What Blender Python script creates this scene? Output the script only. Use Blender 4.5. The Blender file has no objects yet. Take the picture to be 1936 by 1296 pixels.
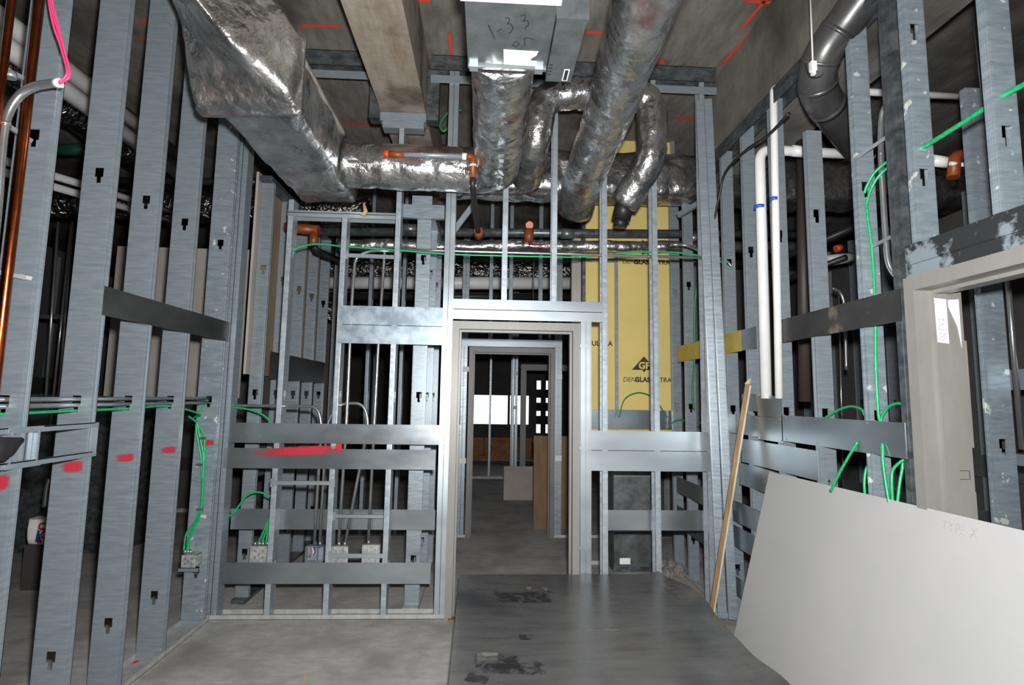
import bpy, bmesh, math, random
from mathutils import Vector, Matrix
random.seed(7)
S = bpy.context.scene
COL = S.collection
R = math.radians

# ------------------------------------------------------------------ camera, world, flash, exposure
cam_d = bpy.data.cameras.new('camera')
cam_d.sensor_width = 36.0
cam_d.lens = 36.0 * 1000.0 / 1936.0
cam_d.clip_start = 0.02
cam = bpy.data.objects.new('camera', cam_d)
COL.objects.link(cam)
cam.location = (0, 0, 1.6)
_m = Matrix.Rotation(R(-2.76), 4, 'Z') @ Matrix.Rotation(R(90 + 5.91), 4, 'X') @ Matrix.Rotation(R(0.91), 4, 'Z')
cam.rotation_euler = _m.to_euler()
S.camera = cam

W = bpy.data.worlds.new('sky'); S.world = W
W.use_nodes = True
W.node_tree.nodes['Background'].inputs[0].default_value = (0.86, 0.93, 1.0, 1)
W.node_tree.nodes['Background'].inputs[1].default_value = 1.0

def lamp(name, kind, loc, power, **kw):
    d = bpy.data.lights.new(name, kind); d.energy = power
    for k, v in kw.items(): setattr(d, k, v)
    o = bpy.data.objects.new(name, d); COL.objects.link(o); o.location = loc
    return o
# the photographer's flash unit, mounted just above the lens
flash = lamp('camera_flash', 'AREA', (0.05, 0.02, 1.76), 114.0, shape='DISK', size=0.09, color=(1.0, 0.995, 0.985))
flash.rotation_euler = (R(90 + 8), 0, R(-2.76))

S.view_settings.view_transform = 'Standard'
S.view_settings.look = 'None'
S.view_settings.gamma = 1.0
S.view_settings.use_curve_mapping = False
S.view_settings.exposure = 1.0

# ------------------------------------------------------------------ materials
def c(r, g, b):
    f = lambda v: (v/255/12.92) if v/255 <= 0.04045 else ((v/255+0.055)/1.055)**2.4
    return (f(r), f(g), f(b), 1.0)

MAT = {}
def mat(name, col, rough=0.5, metal=0.0, col2=None, scale=6.0, detail=4.0, stretch=(1, 1, 1), bump=0.0, bscale=30.0, bdist=0.01,
        lo=0.35, hi=0.65, rvar=0.0, spec=0.5, voro=0.0, col3=None, s3=2.0, t3=(0.6, 0.7), bdetail=5):
    m = bpy.data.materials.new(name); m.use_nodes = True
    nt = m.node_tree; N = nt.nodes; L = nt.links
    b = N['Principled BSDF']
    b.inputs['Base Color'].default_value = col
    b.inputs['Roughness'].default_value = rough
    b.inputs['Metallic'].default_value = metal
    b.inputs['Specular IOR Level'].default_value = spec
    tc = N.new('ShaderNodeTexCoord'); geo = N.new('ShaderNodeNewGeometry')
    mp = N.new('ShaderNodeMapping'); mp.inputs['Scale'].default_value = stretch
    L.new(geo.outputs['Position'], mp.inputs['Vector'])
    if col2 is not None:
        n = N.new('ShaderNodeTexNoise'); n.inputs['Scale'].default_value = scale; n.inputs['Detail'].default_value = detail
        n.inputs['Roughness'].default_value = 0.65
        L.new(mp.outputs[0], n.inputs['Vector'])
        r = N.new('ShaderNodeValToRGB'); r.color_ramp.elements[0].position = lo; r.color_ramp.elements[1].position = hi
        r.color_ramp.elements[0].color = col; r.color_ramp.elements[1].color = col2
        L.new(n.outputs['Fac'], r.inputs['Fac'])
        out = r.outputs['Color']
        if col3 is not None:
            n3 = N.new('ShaderNodeTexNoise'); n3.inputs['Scale'].default_value = s3; n3.inputs['Detail'].default_value = 3
            L.new(geo.outputs['Position'], n3.inputs['Vector'])
            r3 = N.new('ShaderNodeValToRGB'); r3.color_ramp.elements[0].position = t3[0]; r3.color_ramp.elements[1].position = t3[1]
            L.new(n3.outputs['Fac'], r3.inputs['Fac'])
            mx = N.new('ShaderNodeMix'); mx.data_type = 'RGBA'
            L.new(r3.outputs['Color'], mx.inputs['Factor']); L.new(out, mx.inputs['A']); mx.inputs['B'].default_value = col3
            out = mx.outputs['Result']
        L.new(out, b.inputs['Base Color'])
        if rvar:
            mr = N.new('ShaderNodeMapRange'); mr.inputs['From Min'].default_value = 0.3; mr.inputs['From Max'].default_value = 0.7
            mr.inputs['To Min'].default_value = max(0.03, rough - rvar); mr.inputs['To Max'].default_value = min(1, rough + rvar)
            L.new(n.outputs['Fac'], mr.inputs['Value']); L.new(mr.outputs[0], b.inputs['Roughness'])
    if bump:
        n2 = N.new('ShaderNodeTexNoise'); n2.inputs['Scale'].default_value = bscale; n2.inputs['Detail'].default_value = bdetail
        L.new(geo.outputs['Position'], n2.inputs['Vector'])
        h = n2.outputs['Fac']
        if voro:
            v = N.new('ShaderNodeTexVoronoi'); v.feature = 'DISTANCE_TO_EDGE'; v.inputs['Scale'].default_value = voro
            n4 = N.new('ShaderNodeTexNoise'); n4.inputs['Scale'].default_value = voro*0.8
            L.new(geo.outputs['Position'], n4.inputs['Vector'])
            ad = N.new('ShaderNodeVectorMath'); ad.operation = 'MULTIPLY_ADD'; ad.inputs[1].default_value = (0.25, 0.25, 0.25)
            L.new(n4.outputs['Color'], ad.inputs[0]); L.new(geo.outputs['Position'], ad.inputs[2])
            L.new(ad.outputs[0], v.inputs['Vector'])
            p = N.new('ShaderNodeMath'); p.operation = 'MULTIPLY_ADD'; p.inputs[1].default_value = 0.9
            L.new(v.outputs['Distance'], p.inputs[0]); L.new(h, p.inputs[2]); h = p.outputs[0]
        bp = N.new('ShaderNodeBump'); bp.inputs['Strength'].default_value = bump; bp.inputs['Distance'].default_value = bdist
        L.new(h, bp.inputs['Height']); L.new(bp.outputs[0], b.inputs['Normal'])
    MAT[name] = m
    return m

mat('galv', c(126, 138, 146), 0.38, 0.38, c(148, 158, 165), 3.0, 6, (3, 3, 26), bump=0.08, bscale=6, bdist=0.01, rvar=0.08, lo=0.3, hi=0.7)
mat('galv_lit', c(156, 167, 175), 0.36, 0.5, c(178, 187, 193), 3.0, 4, (4, 4, 12), bump=0.08, bscale=5, bdist=0.01, rvar=0.05)  # lighter galv copy: flash brightness on front-facing studs put into the colour
mat('galv_worn', c(122, 136, 145), 0.42, 0.35, c(150, 161, 168), 3.0, 6, (3, 3, 18), bump=0.1, bscale=8, bdist=0.01, col3=c(212, 214, 210), s3=16, t3=(0.65, 0.69))
mat('track_dusty', c(148, 149, 147), 0.6, 0.12, c(172, 172, 169), 8, 6, (2, 2, 1))
mat('galv_dark', c(70, 76, 80), 0.38, 0.55, c(110, 116, 118), 4, 5, (3, 3, 5), bump=0.15, bscale=5, bdist=0.01, rvar=0.1)
mat('galv_bright', c(160, 170, 177), 0.33, 0.65, c(176, 185, 190), 1.2, 2, (1, 1, 3), bump=0.12, bscale=1.6, bdist=0.03, bdetail=1, rvar=0.02)
mat('plate', c(152, 161, 167), 0.25, 0.82, c(170, 178, 182), 2.0, 3, (1, 1, 2), bump=0.22, bscale=1.5, bdist=0.05, bdetail=1, rvar=0.03)
mat('plate_spangle', c(132, 148, 158), 0.40, 0.45, c(168, 181, 188), 9, 7, (1, 1, 1), bump=0.15, bscale=3, bdist=0.01, rvar=0.08, lo=0.4, hi=0.66)
mat('plate_dark', c(66, 67, 67), 0.36, 0.6, c(86, 87, 86), 2, 4, (1, 1, 2), bump=0.2, bscale=1.4, bdist=0.04, bdetail=1, rvar=0.05, col3=c(140, 130, 116), s3=5, t3=(0.66, 0.74))  # plate darkened in its base colour for the dark surroundings it reflects
mat('plate_yellow', c(196, 176, 84), 0.42, 0.2, c(178, 160, 84), 7, 4)
mat('header_blotch', c(150, 162, 170), 0.45, 0.4, c(58, 61, 62), 5.0, 5, (1, 1, 1), lo=0.46, hi=0.52)
mat('frame_paint', c(131, 130, 125), 0.40, 0.0, c(124, 122, 117), 3, 5, (3, 3, 1))
mat('frame_grey', c(112, 112, 110), 0.45, 0.0, c(96, 97, 96), 3, 5)
mat('foil', c(192, 192, 193), 0.25, 0.96, c(218, 217, 216), 5, 4, (1, 1, 1), bump=0.45, bscale=9, bdist=0.05, bdetail=5, voro=4.5, rvar=0.10, col3=c(170, 124, 124), s3=2.2, t3=(0.62, 0.72))
mat('foil_smooth', c(192, 192, 193), 0.33, 0.97, c(216, 215, 214), 5, 4, (1, 1, 1), bump=0.6, bscale=9, bdist=0.045, bdetail=5, voro=4.5, rvar=0.16, col3=c(170, 120, 120), s3=2.0, t3=(0.60, 0.72))
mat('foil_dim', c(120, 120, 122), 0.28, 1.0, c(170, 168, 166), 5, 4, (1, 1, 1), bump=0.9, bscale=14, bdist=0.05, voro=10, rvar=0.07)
mat('dust', c(150, 144, 134), 0.9, 0.0, c(128, 122, 114), 12, 5)
mat('sheet_metal', c(98, 106, 106), 0.36, 0.6, c(122, 128, 128), 5, 6, (2, 2, 2), bump=0.1, bscale=5, bdist=0.01, rvar=0.1)
mat('floor_sheet', c(106, 106, 107), 0.30, 0.45, c(124, 123, 122), 3.0, 7, (1.0, 5, 1), bump=0.05, bscale=4, bdist=0.01, bdetail=2, rvar=0.08, col3=c(82, 82, 85), s3=1.4, t3=(0.56, 0.72))
mat('concrete_floor', c(150, 148, 144), 0.72, 0.0, c(184, 182, 177), 9, 14, (1, 2.0, 1), bump=0.2, bscale=40, bdist=0.004, rvar=0.08, lo=0.30, hi=0.70, col3=c(132, 129, 125), s3=2.4, t3=(0.42, 0.74))
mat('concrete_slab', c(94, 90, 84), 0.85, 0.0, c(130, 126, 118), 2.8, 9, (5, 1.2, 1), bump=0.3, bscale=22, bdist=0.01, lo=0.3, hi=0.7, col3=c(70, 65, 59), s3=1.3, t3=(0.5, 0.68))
mat('concrete_beam', c(126, 111, 94), 0.85, 0.0, c(154, 147, 137), 2.8, 10, (5, 1.0, 2), bump=0.4, bscale=22, bdist=0.01, lo=0.3, hi=0.7, col3=c(94, 82, 70), s3=3.0, t3=(0.5, 0.66))
mat('gypsum', c(174, 173, 172), 0.75, 0.0, c(168, 168, 167), 2, 3)
mat('gypsum_edge', c(196, 192, 184), 0.85)
mat('gypsum_grey', c(150, 142, 136), 0.85, 0.0, c(168, 160, 154), 1.5, 4)
mat('gypsum_brown', c(128, 108, 84), 0.85, 0.0, c(142, 122, 98), 2, 4)
mat('yellow_board', c(214, 193, 118), 0.7, 0.0, c(206, 186, 114), 2, 3)
mat('print_dark', c(58, 44, 34), 0.7)
mat('ink', c(40, 42, 44), 0.6)
mat('stencil', c(164, 163, 161), 0.8)
mat('wood', c(142, 114, 80), 0.7, 0.0, c(112, 86, 56), 3, 6, (14, 14, 1.2))
mat('wood_edge', c(190, 180, 158), 0.75, 0.0, c(170, 156, 128), 3, 6, (14, 14, 1.2))
mat('plywood', c(122, 97, 70), 0.75, 0.0, c(106, 83, 58), 3, 6, (4, 4, 1))
mat('plywood_far', c(170, 120, 70), 0.75, 0.0, c(128, 86, 50), 2, 6, (2, 2, 4))
mat('white_pvc', c(224, 224, 222), 0.4, 0.0, c(214, 214, 214), 4, 3)
mat('white_dull', c(186, 186, 184), 0.6)
mat('paper', c(236, 236, 234), 0.7)
mat('tape', c(206, 206, 204), 0.55)
mat('copper', c(190, 100, 58), 0.25, 1.0, c(150, 76, 44), 6, 5, (1, 1, 3))
mat('black_pipe', c(38, 38, 39), 0.45, 0.2)
mat('black_soft', c(30, 30, 31), 0.8)
mat('brown_pipe', c(62, 52, 48), 0.55)
mat('dark_duct', c(66, 66, 66), 0.35, 0.5, c(92, 92, 92), 4, 5, bump=0.2, bscale=6, bdist=0.01)
mat('orange', c(134, 68, 29), 0.45, 0.0, c(112, 52, 20), 8, 4)
mat('orange_cap', c(178, 68, 26), 0.45)
mat('green', c(38, 176, 112), 0.38, 0.15, c(28, 150, 92), 60, 2)
mat('green_far', c(30, 120, 66), 0.5)
mat('green_dark', c(18, 74, 58), 0.5)
mat('pink', c(240, 72, 128), 0.4)
mat('blue', c(40, 92, 190), 0.45)
mat('red_paint', c(190, 34, 50), 0.7)
mat('orange_paint', c(222, 70, 44), 0.75)
mat('emt', c(172, 176, 178), 0.22, 0.85, c(196, 198, 198), 5, 4)
mat('box_metal', c(190, 192, 188), 0.4, 0.35, c(142, 144, 142), 26, 5, bump=0.2, bscale=40, bdist=0.004)
mat('dark_recess', c(26, 26, 27), 0.8)
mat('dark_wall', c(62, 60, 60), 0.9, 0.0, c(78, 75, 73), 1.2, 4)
mat('rubble', c(140, 136, 130), 0.9, 0.0, c(90, 86, 82), 30, 5)
mat('cream_insul', c(186, 158, 106), 0.8)
mat('bag_blue', c(40, 58, 110), 0.6)

def soft_paint(name, col, strength=1.0, ragged=False, fade=0.22):
    """Sprayed paint: opaque in the middle of its patch, thinning out to nothing at its rim."""
    m = bpy.data.materials.new(name); m.use_nodes = True
    nt = m.node_tree; N = nt.nodes; L = nt.links; b = N['Principled BSDF']
    b.inputs['Base Color'].default_value = col; b.inputs['Roughness'].default_value = 0.7
    uv = N.new('ShaderNodeUVMap'); uv.uv_map = 'UVMap'
    sx = N.new('ShaderNodeSeparateXYZ'); L.new(uv.outputs[0], sx.inputs[0])
    def edge(o, k):
        a = N.new('ShaderNodeMath'); a.operation = 'SUBTRACT'; a.inputs[1].default_value = 0.5; L.new(o, a.inputs[0])
        d = N.new('ShaderNodeMath'); d.operation = 'ABSOLUTE'; L.new(a.outputs[0], d.inputs[0])
        r = N.new('ShaderNodeMapRange'); r.inputs['From Min'].default_value = 0.5; r.inputs['From Max'].default_value = 0.5 - k
        L.new(d.outputs[0], r.inputs['Value']); return r.outputs[0]
    mu = N.new('ShaderNodeMath'); mu.operation = 'MULTIPLY'
    L.new(edge(sx.outputs[0], 0.22), mu.inputs[0]); L.new(edge(sx.outputs[1], 0.28), mu.inputs[1])
    if fade > 0.3:
        fr = N.new('ShaderNodeMapRange'); fr.interpolation_type = 'SMOOTHSTEP'; fr.inputs['From Max'].default_value = fade; L.new(sx.outputs[0], fr.inputs['Value'])
        m0 = N.new('ShaderNodeMath'); m0.operation = 'MULTIPLY'; L.new(mu.outputs[0], m0.inputs[0]); L.new(fr.outputs[0], m0.inputs[1]); mu = m0
    g = N.new('ShaderNodeNewGeometry'); n = N.new('ShaderNodeTexNoise'); n.inputs['Scale'].default_value = 35; n.inputs['Detail'].default_value = 4
    L.new(g.outputs['Position'], n.inputs['Vector'])
    m2 = N.new('ShaderNodeMath'); m2.operation = 'MULTIPLY_ADD'; m2.inputs[1].default_value = 0.5; L.new(n.outputs['Fac'], m2.inputs[0])
    L.new(mu.outputs[0], m2.inputs[2])
    if ragged:
        n.inputs['Scale'].default_value = 14; n.inputs['Detail'].default_value = 8; n.inputs['Distortion'].default_value = 1.0
        m2.operation = 'MULTIPLY'; L.new(mu.outputs[0], m2.inputs[1])
    r2 = N.new('ShaderNodeMapRange'); r2.inputs['From Min'].default_value = 0.42; r2.inputs['From Max'].default_value = 0.95; r2.inputs['To Max'].default_value = strength
    if ragged: r2.inputs['From Min'].default_value = 0.40; r2.inputs['From Max'].default_value = 0.58
    L.new(m2.outputs[0], r2.inputs['Value']); L.new(r2.outputs[0], b.inputs['Alpha'])
    MAT[name] = m
soft_paint('spray_red', c(186, 38, 56), 0.85, fade=0.75)
soft_paint('spray_orange', c(226, 72, 44), 0.9)
soft_paint('spray_dark', c(40, 41, 45), 0.65, True)
soft_paint('spray_pale', c(180, 177, 172), 0.4, True)

# ------------------------------------------------------------------ mesh helpers
class MB:
    def __init__(s): s.v = []; s.f = []; s.sm = []
    def _add(s, vs, fs, smooth=False):
        o = len(s.v); s.v += [tuple(p) for p in vs]
        s.f += [tuple(i + o for i in f) for f in fs]; s.sm += [smooth]*len(fs)
        return s
    def box(s, x0, x1, y0, y1, z0, z1):
        v = [(x, y, z) for x in (x0, x1) for y in (y0, y1) for z in (z0, z1)]
        return s._add(v, [(0, 1, 3, 2), (4, 6, 7, 5), (0, 4, 5, 1), (2, 3, 7, 6), (0, 2, 6, 4), (1, 5, 7, 3)])
    def beam(s, a, b, w, h, up=(0, 0, 1)):
        """A bar of w x h from a to b; h runs along up."""
        a = Vector(a); b = Vector(b); d = (b - a).normalized(); u = Vector(up)
        r = d.cross(u)
        if r.length < 1e-4: r = d.cross(Vector((1, 0, 0)))
        r.normalize(); u = r.cross(d).normalized()
        v = [p + r*i*w/2 + u*j*h/2 for p in (a, b) for i in (-1, 1) for j in (-1, 1)]
        return s._add(v, [(0, 1, 3, 2), (4, 6, 7, 5), (0, 4, 5, 1), (2, 3, 7, 6), (0, 2, 6, 4), (1, 5, 7, 3)])
    def prism(s, poly, d):
        """poly: 3-D points of a flat outline; d: extrusion vector."""
        n = len(poly); d = Vector(d); v = [Vector(p) for p in poly]; v += [p + d for p in v]
        return s._add(v, [tuple(range(n))[::-1], tuple(range(n, 2*n))] + [(i, (i+1) % n, (i+1) % n + n, i + n) for i in range(n)])
    def tube(s, pts, r, n=10, cap=True):
        pts = [Vector(p) for p in pts]
        rs = r if isinstance(r, (list, tuple)) else [r]*len(pts)
        T = []
        for i in range(len(pts)):
            a = pts[max(0, i-1)]; b = pts[min(len(pts)-1, i+1)]
            T.append((b - a).normalized())
        u = T[0].orthogonal().normalized(); vs = []
        for i, p in enumerate(pts):
            u = (u - T[i]*u.dot(T[i])).normalized(); w = T[i].cross(u)
            vs += [p + (u*math.cos(2*math.pi*k/n) + w*math.sin(2*math.pi*k/n))*rs[i] for k in range(n)]
        fs = [(i*n+k, i*n+(k+1) % n, (i+1)*n+(k+1) % n, (i+1)*n+k) for i in range(len(pts)-1) for k in range(n)]
        s._add(vs, fs, True)
        if cap:
            o = len(s.v) - len(vs)
            s.f += [tuple(o+k for k in range(n))[::-1], tuple(o+(len(pts)-1)*n+k for k in range(n))]; s.sm += [False, False]
        return s
    def loft(s, secs, smooth=True, cap=True):
        n = len(secs[0]); vs = [p for q in secs for p in q]
        fs = [(i*n+k, i*n+(k+1) % n, (i+1)*n+(k+1) % n, (i+1)*n+k) for i in range(len(secs)-1) for k in range(n)]
        o = len(s.v); s._add(vs, fs, smooth)
        if cap:
            s.f += [tuple(o+k for k in range(n))[::-1], tuple(o+(len(secs)-1)*n+k for k in range(n))]; s.sm += [False, False]
        return s
    def mesh(s, name, m):
        me = bpy.data.meshes.new(name); me.from_pydata(s.v, [], s.f)
        me.polygons.foreach_set('use_smooth', s.sm)
        bm = bmesh.new(); bm.from_mesh(me); bmesh.ops.recalc_face_normals(bm, faces=bm.faces); bm.to_mesh(me); bm.free()
        me.materials.append(MAT[m]); me.update()
        return me

def link(name, data, parent=None, loc=None, rz=None):
    o = bpy.data.objects.new(name, data); COL.objects.link(o)
    if parent is not None: o.parent = parent
    if loc is not None: o.location = loc
    if rz is not None: o.rotation_euler = (0, 0, rz)
    return o
def tag(o, label, cat=None, group=None, kind=None):
    o['label'] = label
    if cat: o['category'] = cat
    if group: o['group'] = group
    if kind: o['kind'] = kind
    return o
def thing(name, label, cat, group=None, kind=None, loc=(0, 0, 0)):
    return tag(link(name, None, None, loc), label, cat, group, kind)
def solid(name, mb, m, label, cat, group=None, kind=None):
    return tag(link(name, mb.mesh(name, m)), label, cat, group, kind)
def part(name, mb, m, parent, label=None):
    """Geometry is given in world coordinates; the parent's own place is taken off."""
    me = mb.mesh(name, m)
    o = link(name, me, parent)
    if parent.parent is None: o.location = -parent.location
    if label: o['label'] = label
    return o

def smooth(pts, n=8):
    """Catmull-Rom through the points."""
    P = [Vector(p) for p in pts]; P = [2*P[0]-P[1]] + P + [2*P[-1]-P[-2]]; out = []
    for i in range(1, len(P)-2):
        a, b, cc, d = P[i-1:i+3]
        for k in range(n):
            t = k/n
            out.append(0.5*((2*b) + (cc-a)*t + (2*a-5*b+4*cc-d)*t*t + (3*b-a-3*cc+d)*t**3))
    out.append(P[-2]); return out
def fillet(pts, r, n=6):
    """Round the corners of a polyline."""
    P = [Vector(p) for p in pts]; out = [P[0]]
    for i in range(1, len(P)-1):
        a, b, d = P[i-1], P[i], P[i+1]
        l = min(r, (a-b).length*0.49, (d-b).length*0.49)
        p = b + (a-b).normalized()*l; q = b + (d-b).normalized()*l
        for k in range(n+1):
            t = k/n; out.append(p*(1-t)**2 + b*2*t*(1-t) + q*t*t)
    out.append(P[-1]); return out

_studs = {}
def stud_mesh(depth, h, holes=(), sx=1, m='galv', fl=0.041, t=0.003):
    """C-section stud: web in local XZ, flanges along +Y, lips, real knock-out holes through the web."""
    key = (depth, round(h, 3), tuple(holes), sx, m)
    if key in _studs: return _studs[key]
    b = MB()
    def bx(x0, x1, y0, y1, z0, z1):
        b.box(min(sx*x0, sx*x1), max(sx*x0, sx*x1), y0, y1, z0, z1)
    z = 0.0; xm = depth*0.47
    for hz in holes:
        a0, a1, b0 = hz-0.02, hz+0.028, hz-0.052
        bx(0, depth, 0, t, z, b0)
        for z0, z1, w in ((b0, a0, 0.011), (a0, a1, 0.021)):
            bx(0, xm-w, 0, t, z0, z1); bx(xm+w, depth, 0, t, z0, z1)
        z = a1
    bx(0, depth, 0, t, z, h)
    for x0, x1, lx0, lx1 in ((0, t, 0, 0.012), (depth-t, depth, depth-0.012, depth)):
        bx(x0, x1, t, fl, 0, h); bx(lx0, lx1, fl-t, fl, 0, h)
    # rolled corners between web and flanges
    for xc, e in ((0.0, 1), (depth, -1)):
        pr = [(0.0055, -0.0004), (0.0022, 0.0002), (0.0002, 0.0022), (-0.0004, 0.0055), (0.0028, 0.0028)]
        b.prism([(sx*(xc + e*px), py, 0.0) for px, py in pr], (0, 0, h))
    # stiffening grooves rolled into the flange
    bx(-0.0012, 0, fl*0.40, fl*0.46, 0, h); bx(-0.0012, 0, fl*0.60, fl*0.66, 0, h)
    me = b.mesh('stud', m); _studs[key] = me
    return me
def stud(parent, loc, depth, h, holes=(), sx=1, rz=0.0, m='galv', name='stud'):
    return link(name, stud_mesh(depth, h, holes, sx, m), parent, loc, rz)

def plateY(parent, x0, x1, y, z0, z1, m='plate', t=0.0025, screws=(), name='backing_plate', label=None):
    """A strap plate in a plane of constant Y, its outer face at y - t; screws: X of the studs it is fixed to."""
    b = MB().box(x0, x1, y-t, y, z0, z1)
    for sxx in screws:
        for zz in (z0+0.012, z1-0.012): b.tube([(sxx, y-t-0.003, zz), (sxx, y-t, zz)], 0.0055, 6)
    return part(name, b, m, parent, label)
def plateX(parent, x, y0, y1, z0, z1, m='plate', t=0.0025, side=1, screws=(), name='backing_plate', label=None):
    """The same in a plane of constant X; side +1: the plate lies on the +X side of x."""
    b = MB().box(min(x, x+side*t), max(x, x+side*t), y0, y1, z0, z1)
    for sy in screws:
        for zz in (z0+0.012, z1-0.012): b.tube([(x+side*t, sy, zz), (x+side*(t+0.003), sy, zz)], 0.0055, 6)
    return part(name, b, m, parent, label)
def patch(name, parent, o, u, v, m, label=None, nu=1):
    """A flat film of paint: corner o, edge vectors u and v, with its own 0-1 UV."""
    o = Vector(o); u = Vector(u); v = Vector(v)
    me = bpy.data.meshes.new(name)
    me.from_pydata([tuple(o), tuple(o+u), tuple(o+u+v), tuple(o+v)], [], [(0, 1, 2, 3)])
    l = me.uv_layers.new(name='UVMap')
    for i, q in enumerate(((0, 0), (1, 0), (1, 1), (0, 1))): l.data[i].uv = q
    me.materials.append(MAT[m])
    ob = link(name, me, parent)
    if parent is not None: ob.location = -parent.location
    if label: ob['label'] = label
    return ob
def text(name, parent, body, loc, rot, size, m, align='CENTER', ext=0.0006, shear=0.0, bold=0.0, label=None):
    cu = bpy.data.curves.new(name, 'FONT'); cu.body = body; cu.size = size; cu.align_x = align; cu.extrude = ext; cu.shear = shear; cu.offset = bold
    cu.materials.append(MAT[m])
    tmp = bpy.data.objects.new(name, cu); COL.objects.link(tmp); bpy.context.view_layer.update()
    me = bpy.data.meshes.new_from_object(tmp.evaluated_get(bpy.context.evaluated_depsgraph_get()))
    bpy.data.objects.remove(tmp); bpy.data.curves.remove(cu)
    o = bpy.data.objects.new(name, me); COL.objects.link(o); o.parent = parent
    o.location = Vector(loc) - (parent.location if parent is not None else Vector()); o.rotation_euler = rot
    if label: o['label'] = label
    return o
def strokes(name, parent, lines, w, m, up, label=None):
    """Hand-drawn marks: each line a thin flat ribbon lying on the surface whose normal is up."""
    for ln in lines:
        b = MB()
        for a, d in zip(ln[:-1], ln[1:]): b.beam(a, d, w, 0.0012, up)
        part(name, b, m, parent, label)

# ------------------------------------------------------------------ the setting: slabs and beams
ZC = 4.33
def slab_obj(name, x0, x1, y0, y1, z0, z1, m, label, cat):
    return solid(name, MB().box(x0, x1, y0, y1, z0, z1), m, label, cat, kind='structure')
floor = slab_obj('floor', -14, 14, -6, 17, -0.2, 0, 'concrete_floor', 'grey stained concrete floor running through every room', 'floor')
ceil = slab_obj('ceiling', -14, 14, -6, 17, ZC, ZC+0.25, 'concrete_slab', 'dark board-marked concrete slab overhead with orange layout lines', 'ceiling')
beam1 = slab_obj('beam', -0.87, -0.52, -6, 12, 3.83, ZC, 'concrete_beam', 'tan concrete beam running from overhead to the far rooms', 'beam')
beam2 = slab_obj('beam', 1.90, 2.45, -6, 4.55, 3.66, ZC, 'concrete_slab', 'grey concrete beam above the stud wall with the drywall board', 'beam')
# orange layout lines sprayed on the slab
for nm, a, u, v in (
    ('paint_line', (-1.472, 3.772, 4.328), (0.38, -0.02, 0), (0, -0.04, 0)),
    ('paint_line', (-0.345, 3.709, 4.328), (0.03, 0, 0), (0, 0.34, 0)),
    ('paint_line', (0.666, 3.688, 4.328), (0.22, 0, 0), (0, -0.04, 0)),
    ('paint_line', (1.288, 3.930, 4.328), (0.10, 0.09, 0), (0.03, -0.03, 0)),
    ('paint_line', (1.849, 4.012, 4.328), (0.06, -0.62, 0), (0.035, 0.01, 0)),
    ('paint_line', (1.807, 3.584, 4.328), (0.04, -0.42, 0), (0.03, 0.01, 0)),
    ('paint_line', (1.667, 3.302, 4.328), (0.62, 0.0, 0), (0, -0.035, 0)),
    ('paint_line', (-2.642, 3.815, 4.328), (0.22, -0.02, 0), (0, -0.035, 0)),
    ('paint_line', (-2.771, 4.019, 4.328), (0.22, -0.02, 0), (0, -0.035, 0)),
    ('paint_line', (-0.565, 3.453, 4.328), (0.14, 0.0, 0), (0, -0.04, 0)),
    ('paint_line', (1.638, 4.227, 4.328), (0.16, 0.02, 0), (0.02, -0.06, 0)),
    ('paint_line', (-1.546, 5.191, 4.328), (0.5, 0.0, 0), (0, -0.05, 0)),
    ('paint_line', (1.759, 4.829, 4.328), (0.4, 0.0, 0), (0, -0.05, 0))):
    patch(nm, ceil, a, u, v, 'spray_orange', 'orange spray line')

# ------------------------------------------------------------------ left stud wall
XL = -1.915
wl = thing('wall_left', 'open wall of wide galvanized studs with red paint marks, no drywall', 'wall', kind='structure')
for y in (1.51, 1.12): stud(wl, (XL, y, 0.002), 0.152, ZC-0.004, (0.362, 1.545, 2.70), -1, 0.0, 'galv')
LY = (2.30, 2.69, 3.065, 3.46, 3.93)
for i, y in enumerate(LY):
    stud(wl, (XL, y, 0.002), 0.152, ZC-0.004, (0.362, 1.545, 2.70), -1, 0.0, 'galv_worn' if i == 4 else 'galv')
part('floor_track', MB().box(XL-0.155, XL+0.003, 1.0, 4.12, 0, 0.003).box(XL, XL+0.003, 1.0, 4.12, 0, 0.032).box(XL-0.155, XL-0.152, 1.0, 4.12, 0, 0.032), 'track_dusty', wl)
part('ceiling_track', MB().box(XL-0.155, XL+0.003, 1.0, 4.12, ZC-0.004, ZC-0.001).box(XL, XL+0.003, 1.0, 4.12, ZC-0.06, ZC-0.001), 'galv', wl)
plateX(wl, XL, 2.70, 4.0, 1.975, 2.122, 'plate_dark', screws=[y+0.02 for y in LY[1:]])
for i, y in enumerate(LY):
    x0 = (-2.066, -2.06, -2.06, -2.055, -2.055)[i]
    patch('paint_mark', wl, (x0, y-0.0012, (1.175, 1.195, 1.2, 1.205, 1.21)[i]), (-1.918-x0, 0, 0.012), (0, 0, (0.075, 0.065, 0.052, 0.05, 0.05)[i]), 'spray_red', 'red spray mark')
# pale plaster smears on the stud nearest the corner
patch('plaster_smear', wl, (-2.05, 3.9288, 0.15), (0.05, 0, 0), (0, 0, 0.9), 'spray_pale')

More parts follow.
